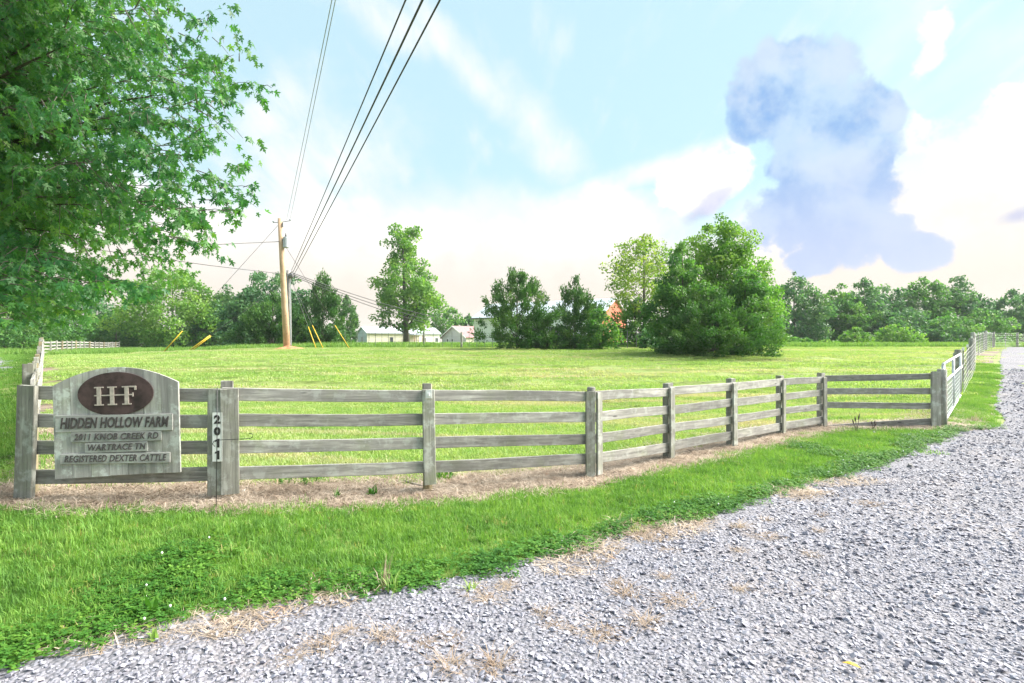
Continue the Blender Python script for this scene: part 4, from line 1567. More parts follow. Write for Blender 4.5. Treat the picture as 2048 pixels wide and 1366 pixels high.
def gable_building(name, A, B, depth, z0, eave, ridge, label, mats, over=0.25, wall_t=0.0):
    """long front wall from A (left) to B (right), gable ends; root's local x runs along the front, y away"""
    u, v, L = frame_of(A, B)
    root = empty(name, (A.x, A.y, z0), math.atan2(u.y, u.x))
    tag(root, label, 'building' if name == 'barn' else 'house')
    e = eave - z0; r = ridge - z0
    MB().box((0, 0, -0.4), (L, 0.12, e)).build('front_wall', mats['front'], root)
    MB().box((0, depth - 0.12, -0.4), (L, depth, e)).build('back_wall', mats['front'], root)
    for nm, x0, x1, mt in (('gable_wall', -0.003, 0.12, mats['left']), ('gable_wall', L - 0.12, L + 0.003, mats['right'])):
        mb = MB()
        poly = [(0.003, -0.4), (depth - 0.003, -0.4), (depth - 0.003, e), (depth / 2, r - 0.02), (0.003, e)]
        vs = [(x0, p[0], p[1]) for p in poly] + [(x1, p[0], p[1]) for p in poly]
        n = len(poly)
        mb.add(vs, [tuple(range(n)), tuple(reversed(range(n, 2 * n)))] + [(i, i + n, (i + 1) % n + n, (i + 1) % n) for i in range(n)])
        mb.build(nm, mt, root)
    sl_ = (r - e) / (depth / 2)
    roof = None
    for side in (0, 1):
        mb = MB()
        y_e = -over if side == 0 else depth + over
        ze = e - sl_ * over
        vs = []
        for x in (-over, L + over):
            for (yy, zz) in ((y_e, ze), (depth / 2, r)):
                vs += [(x, yy, zz + 0.01), (x, yy, zz + 0.11)]
        # order: x0e_lo,x0e_hi,x0r_lo,x0r_hi,x1...
        mb.add(vs, [(0, 4, 6, 2), (1, 3, 7, 5), (0, 1, 5, 4), (2, 6, 7, 3), (0, 2, 3, 1), (4, 5, 7, 6)])
        roof = mb.build('roof', mats['roof'], root)
        if side == 0:
            MB().box((-over, y_e - 0.05, ze - 0.12), (L + over, y_e - 0.004, ze + 0.10)).build('fascia', mats['trim'], root)
    return root, L, e


def window(root, x0, x1, z0, z1, y=-0.02, mat='white', name='window'):
    fr = MB()
    t = 0.07
    fr.box((x0, y - 0.03, z0), (x1, y + 0.02, z0 + t)).box((x0, y - 0.03, z1 - t), (x1, y + 0.02, z1))
    fr.box((x0, y - 0.032, z0 + t), (x0 + t, y + 0.02, z1 - t)).box((x1 - t, y - 0.032, z0 + t), (x1, y + 0.02, z1 - t))
    w = fr.build(name, M[mat], root)
    MB().box((x0 + t, y - 0.01, z0 + t), (x1 - t, y + 0.01, z1 - t)).build('pane', M['glass'], w)
    MB().box((x0 + t, y - 0.018, (z0 + z1) / 2 - 0.02), (x1 - t, y - 0.011, (z0 + z1) / 2 + 0.02)).build('sash_bar', M[mat], w)
    return w


A = Vector((fx(734, 100), 100, 0)); B = Vector((fx(879, 108), 108, 0))
zg = hz(A.x, A.y)
mh, mL, me_ = gable_building('mobile_home', A, B, 4.6, zg - 0.2, fz(0, 665, 100), fz(0, 654, 101), 'long low mobile home with pale metal roof behind the tall tree',
                             {'front': M['cream_side'], 'left': M['blue_side'], 'right': M['white_side'], 'roof': M['roof_metal'], 'trim': M['trans']})
mh['category'] = 'mobile home'
MB().box((mL * 0.70, -0.05, 0.0), (mL * 0.995, -0.003, me_ - 0.16)).build('white_panel', M['white_side'], mh)
for k in np.linspace(0.05, 0.66, 12):
    MB().box((mL * k, -0.018, 0.0), (mL * k + 0.04, -0.002, me_ - 0.2)).build('siding_rib', M['cream_side'], mh)
for (a, w_, zz0, zz1) in ((0.30, 0.62, 0.85, 2.0), (0.50, 0.62, 0.8, 1.95)):
    window(mh, mL * a, mL * a + w_, zz0, zz1, mat='trim')
for a in (0.75, 0.93):
    window(mh, mL * a, mL * a + 0.75, 1.15, 1.95, y=-0.06, mat='white')
# door on the blue end
dn = MB().box((-0.06, 2.0, 0.1), (-0.008, 2.9, 2.05)).build('door', M['trans'], mh)
MB().box((-0.09, 2.08, 1.0), (-0.062, 2.16, 1.1)).build('handle', M['trim'], dn)
# porch and steps
px0, px1 = mL * 0.58, mL * 0.70
pd = MB().box((px0, -1.7, 0.55), (px1, -0.06, 0.68)).build('porch_deck', M['porch'], mh)
for x in (px0 + 0.05, px1 - 0.05):
    MB().box((x - 0.06, -1.68, -0.3), (x + 0.06, -1.56, 2.5)).build('porch_post', M['porch'], mh)
MB().box((px0 + .12, -1.67, 1.45), (px1 - .12, -1.59, 1.55)).build('railing', M['porch'], mh)
MB().box((px0 + .12, -1.67, 1.02), (px1 - .12, -1.59, 1.12)).build('railing', M['porch'], mh)
MB().box((px0 - 0.1, -1.8, 2.4), (px1 + 0.1, 0.0, 2.5)).build('porch_roof', M['roof_metal'], mh)
for i in range(4):
    MB().box((px1 + 0.02 + i * 0.35, -1.6, -0.2), (px1 + 0.36 + i * 0.35, -0.6, 0.55 - i * 0.16)).build('step', M['porch'], mh)
MB().tube([(px1 + 0.02, -1.62, 1.55), (px1 + 1.5, -1.62, 0.75)], 0.05, 6).build('handrail', M['porch'], mh)

A = Vector((fx(884, 118), 118, 0)); B = Vector((fx(932, 112), 112, 0))
# low house: its gable end looks at the camera, the maroon roof runs off to the right
ua, va, La = frame_of(A, B)
hs = empty('house', (A.x, A.y, hz(A.x, A.y) - 0.2), math.atan2(ua.y, ua.x))
tag(hs, 'small grey house with maroon shingle roof beside the white barn', 'house')
e_, r_h = 1.9, 4.0
mb = MB(); poly = [(0, -0.4), (La, -0.4), (La, e_), (La / 2, r_h), (0, e_)]
mb.prism(poly, 0, 0.12).build('gable_wall', M['grey_side'], hs)
MB().prism(poly, 11.88, 12.0).build('gable_wall', M['grey_side'], hs)
MB().box((La - 0.12, 0.125, -0.4), (La - 0.003, 11.875, e_)).build('side_wall', M['cream_side'], hs)
MB().box((0.003, 0.125, -0.4), (0.12, 11.875, e_)).build('side_wall', M['grey_side'], hs)
for s_ in (0, 1):
    x_e = -0.4 if s_ == 0 else La + 0.4
    ze = e_ - 0.4 * (r_h - e_) / (La / 2)
    vs = [(x_e, -0.4, ze + .01), (x_e, -0.4, ze + .13), (La / 2, -0.4, r_h + .01), (La / 2, -0.4, r_h + .13), (x_e, 12.4, ze + .01), (x_e, 12.4, ze + .13), (La / 2, 12.4, r_h + .01), (La / 2, 12.4, r_h + .13)]
    MB().add(vs, [(0, 4, 6, 2), (1, 3, 7, 5), (0, 1, 5, 4), (2, 6, 7, 3), (0, 2, 3, 1), (4, 5, 7, 6)]).build('roof', M['roof_red'], hs)
    vs2 = [(x_e, -0.46, ze - .1), (x_e, -0.46, ze + .12), (La / 2, -0.46, r_h - .1), (La / 2, -0.46, r_h + .12), (x_e, -0.404, ze - .1), (x_e, -0.404, ze + .12), (La / 2, -0.404, r_h - .1), (La / 2, -0.404, r_h + .12)]
    MB().add(vs2, [(0, 4, 6, 2), (1, 3, 7, 5), (0, 1, 5, 4), (2, 6, 7, 3), (0, 2, 3, 1), (4, 5, 7, 6)]).build('barge_board', M['white'], hs)
for k in (0.2, 0.4):
    window(hs, La * k, La * k + 0.75, 0.4, 1.55)

A = Vector((fx(948, 92), 92, 0)); B = Vector((fx(1204, 80), 80, 0))
bn, bL, be_ = gable_building('barn', A, B, 9.0, hz(A.x, A.y) - 0.2, fz(0, 634, 90), fz(0, 600, 86), 'large white barn with pale metal roof and red gable half hidden by cedars',
                             {'front': M['white_side'], 'left': M['white_side'], 'right': M['barn_red'], 'roof': M['roof_metal'], 'trim': M['trim']}, over=0.35)
for x in np.arange(1.0, bL, 1.2):
    MB().box((x, -0.03, 0), (x + 0.05, -0.003, be_ - 0.3)).build('batten', M['white_side'], bn)
MB().box((bL * 0.62, -0.06, 0), (bL * 0.78, -0.004, 2.9)).build('barn_door', M['trim'], bn)


# ------------------------------------------------------------------ trees
def profile(kind):
    tb = {
        'round': [(0, .35), (.12, .75), (.3, 1), (.55, .97), (.75, .78), (.9, .45), (1, .08)],
        'bush': [(0, .92), (.15, 1), (.4, .97), (.65, .78), (.85, .5), (1, .1)],
        'cone': [(0, .85), (.08, .98), (.25, 1), (.45, .78), (.65, .52), (.82, .27), (.93, .1), (1, .02)],
        'wide_cone': [(0, .9), (.2, 1), (.45, .93), (.65, .75), (.82, .48), (.94, .2), (1, .03)],
        'pecan': [(0, .55), (.08, .95), (.25, 1), (.42, .92), (.52, .9), (.62, .55), (.72, .5), (.82, .62), (.93, .5), (1, .1)],
        'upright': [(0, .6), (.15, .95), (.4, 1), (.65, .75), (.85, .45), (1, .06)],
    }[kind]
    a = np.array(tb)
    return lambda t: np.interp(t, a[:, 0], a[:, 1])


def leaf_quads(c, d, nrm, s, w=0.55):
    """N leaves: centre c, long axis d, normal nrm, length s -> verts/loops of diamond quads"""
    side = np.cross(nrm, d)
    side /= np.linalg.norm(side, axis=1)[:, None] + 1e-9
    s = s[:, None]
    v = np.stack([c - d * s * 0.5, c + side * s * w * 0.5 - d * s * 0.05, c + d * s * 0.5, c - side * s * w * 0.5 - d * s * 0.05], 1)
    return v.reshape(-1, 3)


def unit(v): return v / (np.linalg.norm(v, axis=1)[:, None] + 1e-9)


def make_tree(name, label, px, d, top, half, kind, mat, seed, clear=0.08, clumps=None, per=70, leaf=None, rough=0.28, cat='tree', group=None,
              droop=0.0, sparse=0.0, cr=0.17, trunk_w=None, base=None, lean=0.0, spray=False, dens=1.0):
    r = np.random.default_rng(seed)
    g = GX(px, d) if base is None else base
    ztop = fz(0, top, d)
    Ht = ztop - g.z
    W = half / F * d
    root = empty(name, g)
    tag(root, label, cat, group)
    pf = profile(kind)
    leaf = leaf or 0.0046 * d
    z0 = Ht * clear
    Hc = Ht - z0
    R_ = cr * (W * Hc) ** 0.5                      # clump radius
    if clumps is None:
        clumps = int(np.clip(4.2 * (W * Hc) / (R_ * R_), 60, 520))
    # clump centres
    t = r.random(clumps * 4)
    t = t[r.random(len(t)) < pf(t) ** 1.2][:clumps]
    n = len(t)
    th = r.uniform(0, 2 * np.pi, n)
    lob = 1 + rough * (np.sin(2 * th + 5 * t + seed) * 0.5 + np.sin(3 * th - 7 * t + seed * 2) * 0.4 + r.normal(0, 0.45, n))
    rr = np.sqrt(r.uniform(0.18, 1.0, n)) * np.clip(lob, 0.35, 1.35)
    rad = np.maximum(pf(t) * W * 1.04 - R_ * 0.3, 0.03 * W) * rr
    cc = np.stack([np.cos(th) * rad + lean * t * W, np.sin(th) * rad * 0.9, z0 + t * (Hc - R_ * 0.5)], -1)
    cs = R_ * r.uniform(0.55, 1.25, n) * (0.55 + 0.45 * pf(t) ** 0.5)
    ct = np.clip(r.normal(0.45, 0.2, n), 0, 1)
    # leaves of every clump
    want = (11.0 if spray else 7.0) * dens * (W * Hc * 1.5) / (0.31 * leaf * leaf)
    wgt = (cs / R_) ** 2
    m = np.maximum((want * wgt / wgt.sum() * (1 - sparse)).astype(int), 6)
    ci = np.repeat(np.arange(n), m)
    N = len(ci)
    dirv = unit(r.normal(0, 1, (N, 3)) + np.array([0, 0, 0.25]))
    q = dirv * (cs[ci] * r.random(N) ** 0.42)[:, None] * np.array([1.0, 1.0, 0.72])
    out = unit(cc - np.array([lean * 0.5 * W, 0, z0 + Hc * 0.35]))
    if spray:                                       # feathery sprays pointing out and up
        ax_ = unit(out[ci] * 0.9 + np.array([0, 0, 0.75]) + r.normal(0, 0.35, (N, 3)))
        q = q * 0.6 + ax_ * (cs[ci] * r.uniform(-0.6, 1.0, N))[:, None] * 0.8
        dl = unit(ax_ + r.normal(0, 0.35, (N, 3)))
    else:
        dl = unit(out[ci] * 0.5 + r.normal(0, 0.8, (N, 3)) + np.array([0, 0, -droop]))
    pos = cc[ci] + q
    pos[:, 2] = np.maximum(pos[:, 2], 0.05 * r.random(N) + 0.03)
    zt_ = np.quantile(pos[:, 2], 0.998)
    wx_ = np.quantile(np.abs(pos[:, 0] - lean * 0.5 * W), 0.985)
    fit = np.array([W / wx_, W / wx_, Ht / zt_])
    pos = pos * fit; cc = cc * fit
    nr_ = unit(dirv * 0.7 + r.normal(0, 0.6, (N, 3)) + np.array([0, 0, 0.5]))
    s = leaf * r.uniform(0.6, 1.4, N)
    v = leaf_quads(pos, dl, nr_, s, 0.38 if spray else 0.62)
    me = fast_mesh('crown', v, 4, np.arange(N * 4))
    a = me.attributes.new('tint', 'FLOAT', 'POINT')
    tint = np.clip(ct[ci] + r.normal(0, 0.13, N), 0, 1)
    a.data.foreach_set('value', np.repeat(tint, 4).astype(np.float32))
    o = link('crown', me, M[mat], root)
    o['kind'] = 'stuff'
    # trunk and limbs
    tw = trunk_w or max(0.05, Ht * 0.015)
    mb = MB()
    lx_ = lean * W
    mb.tube([(0, 0, -0.2), (0.02, 0, Ht * 0.12), (lx_ * 0.3, 0.03, Ht * 0.4), (lx_ * 0.6, 0, Ht * 0.68), (lx_ * 0.9, 0, Ht * 0.93)], [tw * 1.25, tw, tw * 0.75, tw * 0.42, tw * 0.1], 9)
    mb.build('trunk', M['bark'], root, smooth=True)
    mb = MB()
    for i in r.permutation(n)[:int(min(n, 46))]:
        p = cc[i]
        zs = max(Ht * 0.1, p[2] - abs(np.hypot(p[0], p[1])) * r.uniform(0.5, 0.9) - 0.2)
        f_ = min(1, zs / (Ht * 0.93))
        st = np.array([lx_ * f_, 0, zs])
        md_ = st * 0.45 + p * 0.55 + np.array([0, 0, 0.06 * Ht * (0.2 if spray else 1) * r.random()])
        w0 = max(0.012, tw * (1 - f_) * 0.32)
        mb.tube([st, md_, p], [w0, w0 * 0.6, w0 * 0.15], 5, cap=False)
    mb.build('limbs', M['bark'], root, smooth=True)
    return root


LB = 'trees behind the roadside fence'
make_tree('shade_tree', 'dense dark green tree at the far left edge beyond the road', 10, 64, 570, 110, 'bush', 'leaf_mid', 11, 0.03, group=LB)
make_tree('shade_tree', 'rounded dark tree between the left edge and the yellow-green tree', 150, 98, 575, 95, 'bush', 'leaf_cool', 12, 0.03, group=LB)
make_tree('shade_tree', 'low bushy tree at the left foot of the yellow-green tree', 232, 94, 618, 64, 'bush', 'leaf_mid', 13, 0.02, group=LB)
make_tree('shade_tree', 'broad yellow-green tree above the left guy wires', 345, 90, 540, 108, 'bush', 'leaf_bright', 14, 0.1, group=LB, rough=0.2)
make_tree('shade_tree', 'dark low tree in the gap right of the yellow-green tree', 445, 92, 590, 56, 'bush', 'leaf_cool', 15, 0.02, group=LB)
make_tree('shade_tree', 'cool green sapling just left of the rounded cedar by the poles', 478, 76, 588, 36, 'bush', 'leaf_cool', 16, 0.02, group=LB)
make_tree('shade_tree', 'dark round-headed tree rising behind the utility poles', 545, 80, 545, 88, 'round', 'leaf_cool', 17, 0.12)
CG = 'cedars behind the pasture'
for i, (px, half, top, lab) in enumerate([(60, 60, 655, 'low undergrowth beyond the road at the far left'), (190, 60, 650, 'low undergrowth behind the distant fence row'), (300, 62, 652, 'low undergrowth beneath the left part of the yellow-green tree'),
                                          (395, 60, 650, 'low undergrowth beneath the right part of the yellow-green tree'), (470, 50, 645, 'low undergrowth left of the rounded cedar'), (600, 60, 640, 'low undergrowth behind the utility pole feet'), (668, 40, 648, 'low undergrowth left of the mobile home')]):
    make_tree('shrub', lab, px, 100, top, half, 'bush', 'leaf_cool' if i % 2 else 'leaf_mid', 90 + i, 0.0, cat='shrub', group='undergrowth behind the pasture')
make_tree('cedar_tree', 'rounded wide cedar directly left of the utility poles', 545, 56, 588, 76, 'wide_cone', 'leaf_cedar', 18, 0.01, group=CG, spray=True)
make_tree('cedar_tree', 'pointed cedar with bare tip right of the utility poles', 645, 58, 548, 60, 'cone', 'leaf_cedar', 19, 0.01, group=CG, spray=True, rough=0.35)
make_tree('cedar_tree', 'small blunt cedar at the left end of the mobile home', 694, 116, 592, 28, 'wide_cone', 'leaf_cedar', 20, 0.01, group=CG, spray=True)
make_tree('pecan_tree', 'tall slender leafy tree in front of the mobile home', 812, 90, 452, 70, 'pecan', 'leaf_bright', 21, 0.14, rough=0.38, leaf=0.42, trunk_w=0.42, dens=0.8, lean=-0.12, cr=0.15)
make_tree('shade_tree', 'small hazy tree behind the little grey house', 893, 135, 612, 36, 'round', 'leaf_mid', 22, 0.15, sparse=0.2, rough=0.4)
make_tree('shade_tree', 'slim far tree touching the left end of the barn', 938, 138, 628, 20, 'upright', 'leaf_cool', 23, 0.1)
make_tree('cedar_tree', 'broad pointed cedar hiding the left half of the barn', 1034, 40, 541, 76, 'wide_cone', 'leaf_cedar', 24, 0.0, group=CG, spray=True, rough=0.3)
make_tree('cedar_tree', 'narrower pointed cedar in front of the barn roof', 1150, 41, 555, 50, 'wide_cone', 'leaf_cedar', 25, 0.0, group=CG, spray=True, rough=0.36)
make_tree('shrub', 'rounded glossy green shrub below the red barn gable', 1198, 39, 618, 43, 'bush', 'leaf_mid', 26, 0.0, cat='shrub')
make_tree('shrub', 'low dark shrub filling the gap between the two barn cedars', 1092, 39.5, 655, 36, 'bush', 'leaf_cedar', 27, 0.0, cat='shrub', spray=True)
make_tree('airy_tree', 'thin golden-green tree with open branches left of the big bush', 1288, 47, 472, 82, 'round', 'leaf_gold', 28, 0.3, sparse=0.60, rough=0.45, cr=0.13)
make_tree('shade_tree', 'dark bushy tree under the thin golden-green tree', 1270, 48, 592, 48, 'bush', 'leaf_mid', 29, 0.1)
make_tree('shrub', 'small dark shrub at the left foot of the big bush', 1302, 42, 655, 24, 'bush', 'leaf_cool', 30, 0.0, cat='shrub')
BG = 'tall bushy trees in the pasture'
make_tree('bushy_tree', 'tallest bright bushy tree crowning the pasture clump', 1440, 34.5, 444, 108, 'upright', 'leaf_bright', 31, 0.02, group=BG, rough=0.26, cr=0.14, dens=1.25)
make_tree('bushy_tree', 'blue-green bushy tree on the left front of the pasture clump', 1365, 31.5, 488, 72, 'upright', 'leaf_mid', 32, 0.0, group=BG, rough=0.3, cr=0.15)
make_tree('bushy_tree', 'wide low bushy tree on the right of the pasture clump', 1490, 31.5, 540, 72, 'bush', 'leaf_mid', 33, 0.0, group=BG, rough=0.25, cr=0.15)
make_tree('cedar_tree', 'dark cedar filling the front foot of the pasture clump', 1425, 30.5, 585, 105, 'bush', 'leaf_cedar', 34, 0.0, group=BG, spray=True, cr=0.15)
RG = 'woodland trees along the right'
wood_row = [(1588, 84, 563, 58, 'leaf_cool', 'woodland tree right beside the pasture clump'), (1640, 96, 640, 48, 'leaf_cool', 'low woodland tree in the dip right of the clump'),
            (1680, 90, 578, 44, 'leaf_mid', 'ragged woodland tree, second tall one right of the clump'), (1728, 92, 567, 44, 'leaf_cool', 'pointed woodland tree above the bright shrubs'),
            (1785, 95, 580, 46, 'leaf_cool', 'rounded woodland tree above the wide bright shrub'), (1850, 96, 566, 52, 'leaf_mid', 'tall pale woodland tree, left of a touching pair'),
            (1912, 98, 563, 50, 'leaf_cool', 'tall pale woodland tree, right of a touching pair'), (1965, 92, 625, 50, 'leaf_mid', 'low woodland tree behind the end of the wire fence'),
            (2032, 100, 590, 52, 'leaf_cool', 'hazy woodland tree at the right edge of the view'), (2100, 104, 585, 60, 'leaf_mid', 'woodland tree partly cut by the right edge'),
            (1815, 86, 628, 62, 'leaf_cool', 'broad low woodland tree in front of the touching pair'), (1895, 84, 640, 60, 'leaf_mid', 'dark low woodland tree left of the wire fence top'),
            (1750, 88, 630, 50, 'leaf_mid', 'low woodland tree directly behind the bright shrubs')]
for i, (px, d, top, half, mt, lab) in enumerate(wood_row):
    make_tree('woodland_tree', lab, px, d, top - 8, half * 1.25, 'bush' if top > 600 else 'upright', mt, 50 + i, 0.02, group=RG, rough=0.3, cr=0.15)
make_tree('shrub', 'bright green arching shrub at the right field edge, smaller one', 1712, 74, 655, 36, 'bush', 'leaf_bright', 70, 0.0, cat='shrub', rough=0.3)
make_tree('shrub', 'bright green arching shrub at the right field edge, wider one', 1796, 75, 648, 46, 'bush', 'leaf_bright', 71, 0.0, cat='shrub', rough=0.35)
for i, (px, half, top, lab) in enumerate([(1562, 30, 668, 'low weedy shrub at the right foot of the pasture clump'), (1606, 26, 676, 'low weedy shrub between the clump and the tall grass tuft'), (1655, 22, 680, 'rounded pale tuft of tall grass at the field edge')]):
    make_tree('shrub', lab, px, 66 + 2 * i, top, half, 'bush', 'leaf_bright' if i == 2 else 'leaf_mid', 80 + i, 0.0, cat='shrub', droop=0.2)

# ------------------------------------------------------------------ the near maple
def maple():
    r = np.random.default_rng(2024)
    base = Vector((-11.2, 10.2, hz(-11.2, 10.2)))
    root = empty('maple_tree', base)
    tag(root, 'large silver maple overhanging the upper left, lobed leaves on drooping twigs', 'tree')
    xb_y = [-400, -150, 0, 40, 100, 170, 215, 262, 330, 372, 412, 450, 510, 560, 610, 650, 690]
    xb_x = [420, 432, 440, 462, 482, 548, 505, 508, 488, 512, 526, 452, 440, 350, 235, 120, 0]
    def xb(py): return np.interp(py, xb_y, xb_x)
    B0 = np.array(base)
    heart = np.array([-10.6, 9.8, 4.2])
    tips = [(540, 172, 7.6), (498, 120, 7.0), (505, 255, 7.4), (522, 412, 8.0), (486, 330, 7.2), (455, 40, 7.3), (440, 500, 8.4), (395, 545, 7.6), (505, 375, 8.6), (470, 70, 8.8),
            (300, 590, 7.0), (215, 620, 6.6), (120, 640, 6.6), (30, 645, 6.2), (-40, 640, 7), (455, 200, 6.3), (430, 300, 6.2), (420, 430, 6.6), (380, 20, 6.2), (430, 130, 9.4), (350, 480, 9.2)]
    while len(tips) < 150:
        py = r.uniform(-260, 600); px = r.uniform(-230, 460)
        if px < xb(py) - 35:
            tips.append((px, py, r.uniform(5.9, 11.5)))
    limbs, sec, leafp, leafd, leafr = MB(), MB(), [], [], []
    scaff = [np.array([-9.6 + 0.35 * k + r.normal(0, .3), 9.6 + r.normal(0, 1.2), 3.0 + 0.62 * k]) for k in range(9)]

    def bez(a, b, c, n):
        u = np.linspace(0, 1, n)[:, None]
        return (1 - u) ** 2 * a + 2 * u * (1 - u) * b + u * u * c
    for ti, (px, py, d) in enumerate(tips):
        e = np.array(P(px, py, d))
        st = heart + np.array([0.1, 0, np.clip((e[2] - 4.0) * 0.5, -0.6, 4.0)]) + r.normal(0, 0.12, 3)
        mid = st * 0.5 + e * 0.5 + np.array([0, 0, 0.35 + 0.3 * r.random()]) + r.normal(0, 0.25, 3)
        path = bez(st, mid, e, 14)
        L = np.linalg.norm(np.diff(path, axis=0), axis=1).sum()
        w0 = (0.016 + 0.010 * L * r.uniform(0.5, 1.0)) if ti % 6 == 0 else 0.010 + 0.0035 * L
        limbs.tube(path[:11], list(np.linspace(w0, 0.0015, 11)), 6, cap=False)
        nsec = int(L / 0.20)
        for k in range(nsec):
            u = 0.22 + 0.78 * (k + r.random()) / nsec
            f_ = u * 13; i0 = min(int(f_), 12)
            p = path[i0] + (path[i0 + 1] - path[i0]) * (f_ - i0)
            tan = path[i0 + 1] - path[i0]; tan /= np.linalg.norm(tan)
            sd = r.normal(0, 1, 3); sd -= tan * sd.dot(tan); sd /= np.linalg.norm(sd)
            sd[2] *= 0.6
            dr = tan * r.uniform(0.5, 1.0) + sd * r.uniform(0.5, 1.0) + np.array([0, 0, -0.12])
            dr /= np.linalg.norm(dr)
            ls_ = (1.05 - 0.62 * u) * r.uniform(0.55, 1.2)
            q1 = p + dr * ls_ * 0.55
            q2 = q1 + (dr + np.array([0, 0, -0.35])) * ls_ * 0.5
            if 1024 + q2[0] / q2[1] * F < xb(HOR - (q2[2] - EYE) / q2[1] * F) + 4:
                sec.tube([p, q1, q2], [0.007, 0.0045, 0.002], 4, cap=False)
            nl = int(7 + ls_ * 22)
            for j in range(nl):
                v_ = (j + r.random()) / nl
                v_ = 0.15 + 0.85 * v_
                b = p + (q1 - p) * (v_ / 0.5) if v_ < 0.5 else q1 + (q2 - q1) * ((v_ - 0.5) / 0.5)
                o_ = r.normal(0, 1, 3); o_[2] = o_[2] * 0.4 - 0.25
                o_ /= np.linalg.norm(o_)
                pd_ = dr * 0.5 + o_
                pd_ /= np.linalg.norm(pd_)
                leafp.append(b + pd_ * r.uniform(0.03, 0.09))
                leafd.append(pd_ * 0.6 + np.array([0, 0, -0.75]) + r.normal(0, 0.25, 3))
                leafr.append(r.random() * 0.4 + 0.35 * ((ti * 7) % 5) / 4 + 0.35 * u * r.random())
    lp, ld = np.array(leafp), unit(np.array(leafd))
    tint = np.clip(np.array(leafr), 0, 1)
    pxs = 1024 + lp[:, 0] / lp[:, 1] * F
    pys = HOR - (lp[:, 2] - EYE) / lp[:, 1] * F
    hole = np.sin(lp[:, 0] * 3.1 + 1.0) * np.sin(lp[:, 1] * 2.3) * np.sin(lp[:, 2] * 3.7 + 0.6) + 0.5 * np.sin(lp[:, 0] * 7 + lp[:, 2] * 6)
    thinp = 0.25 + 0.55 * sst(150, 480, pxs)
    air = (hole < 0.15) | (r.random(len(lp)) > thinp)
    ok = air & (pxs < xb(pys) + 20 + r.normal(0, 12, len(lp))) & (lp[:, 1] > 4.6) & (lp[:, 2] > 1.9)
    lp, ld, tint, pxs, pys = lp[ok], ld[ok], tint[ok], pxs[ok], pys[ok]
    N = len(lp)
    print('maple leaves', N)
    # lobed outline (x across, y along), star-shaped about its centre
    half_o = [(0.0, -0.30), (0.10, -0.38), (0.34, -0.32), (0.22, -0.17), (0.15, -0.11), (0.40, 0.05), (0.55, 0.28), (0.35, 0.20), (0.27, 0.24), (0.11, 0.05), (0.10, 0.20), (0.21, 0.37), (0.09, 0.40), (0.0, 0.72)]
    outl = half_o + [(-x, y) for x, y in half_o[-2:0:-1]]
    ol = np.array([(0.0, -0.05)] + outl)
    ol[:, 1] -= 0.62
    ol[:, 1] *= -1.0                 # petiole end first at y=0 .. tip at y=1
    ol = np.stack([ol[:, 0], 1.04 - ol[:, 1], np.zeros(len(ol))], -1)
    ol[:, 1] = ol[:, 1] - ol[:, 1].min()
    ol[:, 2] = -0.22 * np.abs(ol[:, 0]) - 0.10 * ol[:, 1] ** 2
    m_ = len(ol)
    nn = unit(r.normal(0, 0.55, (N, 3)) + np.array([0.05, -0.55, 0.65]))
    side = unit(np.cross(ld, nn))
    nn = np.cross(side, ld)
    size = r.uniform(0.05, 0.122, N)
    V = (lp[:, None, :] + (side[:, None, :] * ol[None, :, 0:1] + ld[:, None, :] * ol[None, :, 1:2] + nn[:, None, :] * ol[None, :, 2:3]) * size[:, None, None])
    k = m_ - 1
    fan = np.array([(0, 1 + i, 1 + (i + 1) % k) for i in range(k)])
    # the 300 largest in view become leaf parts, the rest one crown
    scr = size / lp[:, 1]
    vis = (pxs > 2) & (pys > 2) & (pxs < xb(pys))
    order = np.argsort(-scr * vis)
    pick = order[:300]
    rest = np.ones(N, bool); rest[pick] = False
    Vr = V[rest]; n2_ = len(Vr)
    lo = (fan[None] + (np.arange(n2_) * m_)[:, None, None]).reshape(-1)
    me = fast_mesh('crown', Vr.reshape(-1, 3) - B0, 3, lo)
    a = me.attributes.new('tint', 'FLOAT', 'POINT')
    a.data.foreach_set('value', np.repeat(tint[rest], m_).astype(np.float32))
    cr = link('crown', me, M['maple'], root)
    cr['kind'] = 'stuff'
    protos = []
    for q in range(5):
        pm = fast_mesh('leaf', ol, 3, fan.reshape(-1))
        a = pm.attributes.new('tint', 'FLOAT', 'POINT')
        a.data.foreach_set('value', np.full(m_, 0.25 + 0.15 * q, np.float32))
        pm.materials.append(M['maple'])
        protos.append(pm)
    for i in pick:
        o = bpy.data.objects.new('leaf', protos[int(np.clip((tint[i] - 0.175) / 0.15, 0, 4))])
        COL.objects.link(o)
        o.parent = root
        Mx = Matrix(np.stack([side[i] * size[i], ld[i] * size[i], nn[i] * size[i]], 1).tolist()).to_4x4()
        Mx.translation = Vector(lp[i] - B0)
        o.matrix_local = Mx
    tb = MB()
    hb_ = heart - B0
    tb.tube([(0, 0, -0.3), (0, 0, 0.3), tuple(hb_ * 0.5), tuple(hb_), tuple(hb_ + np.array([0.3, -0.2, 2.2])), tuple(hb_ + np.array([0.5, -0.2, 5.2]))], [0.42, 0.33, 0.27, 0.24, 0.17, 0.07], 14)
    tb.build('trunk', M['bark'], root, smooth=True)
    for mbx, nm in ((limbs, 'limbs'), (sec, 'twigs')):
        mbx.v = [(a[0] - B0[0], a[1] - B0[1], a[2] - B0[2]) for a in mbx.v]
        mbx.build(nm, M['bark'], root, smooth=True)


maple()
#CUT4

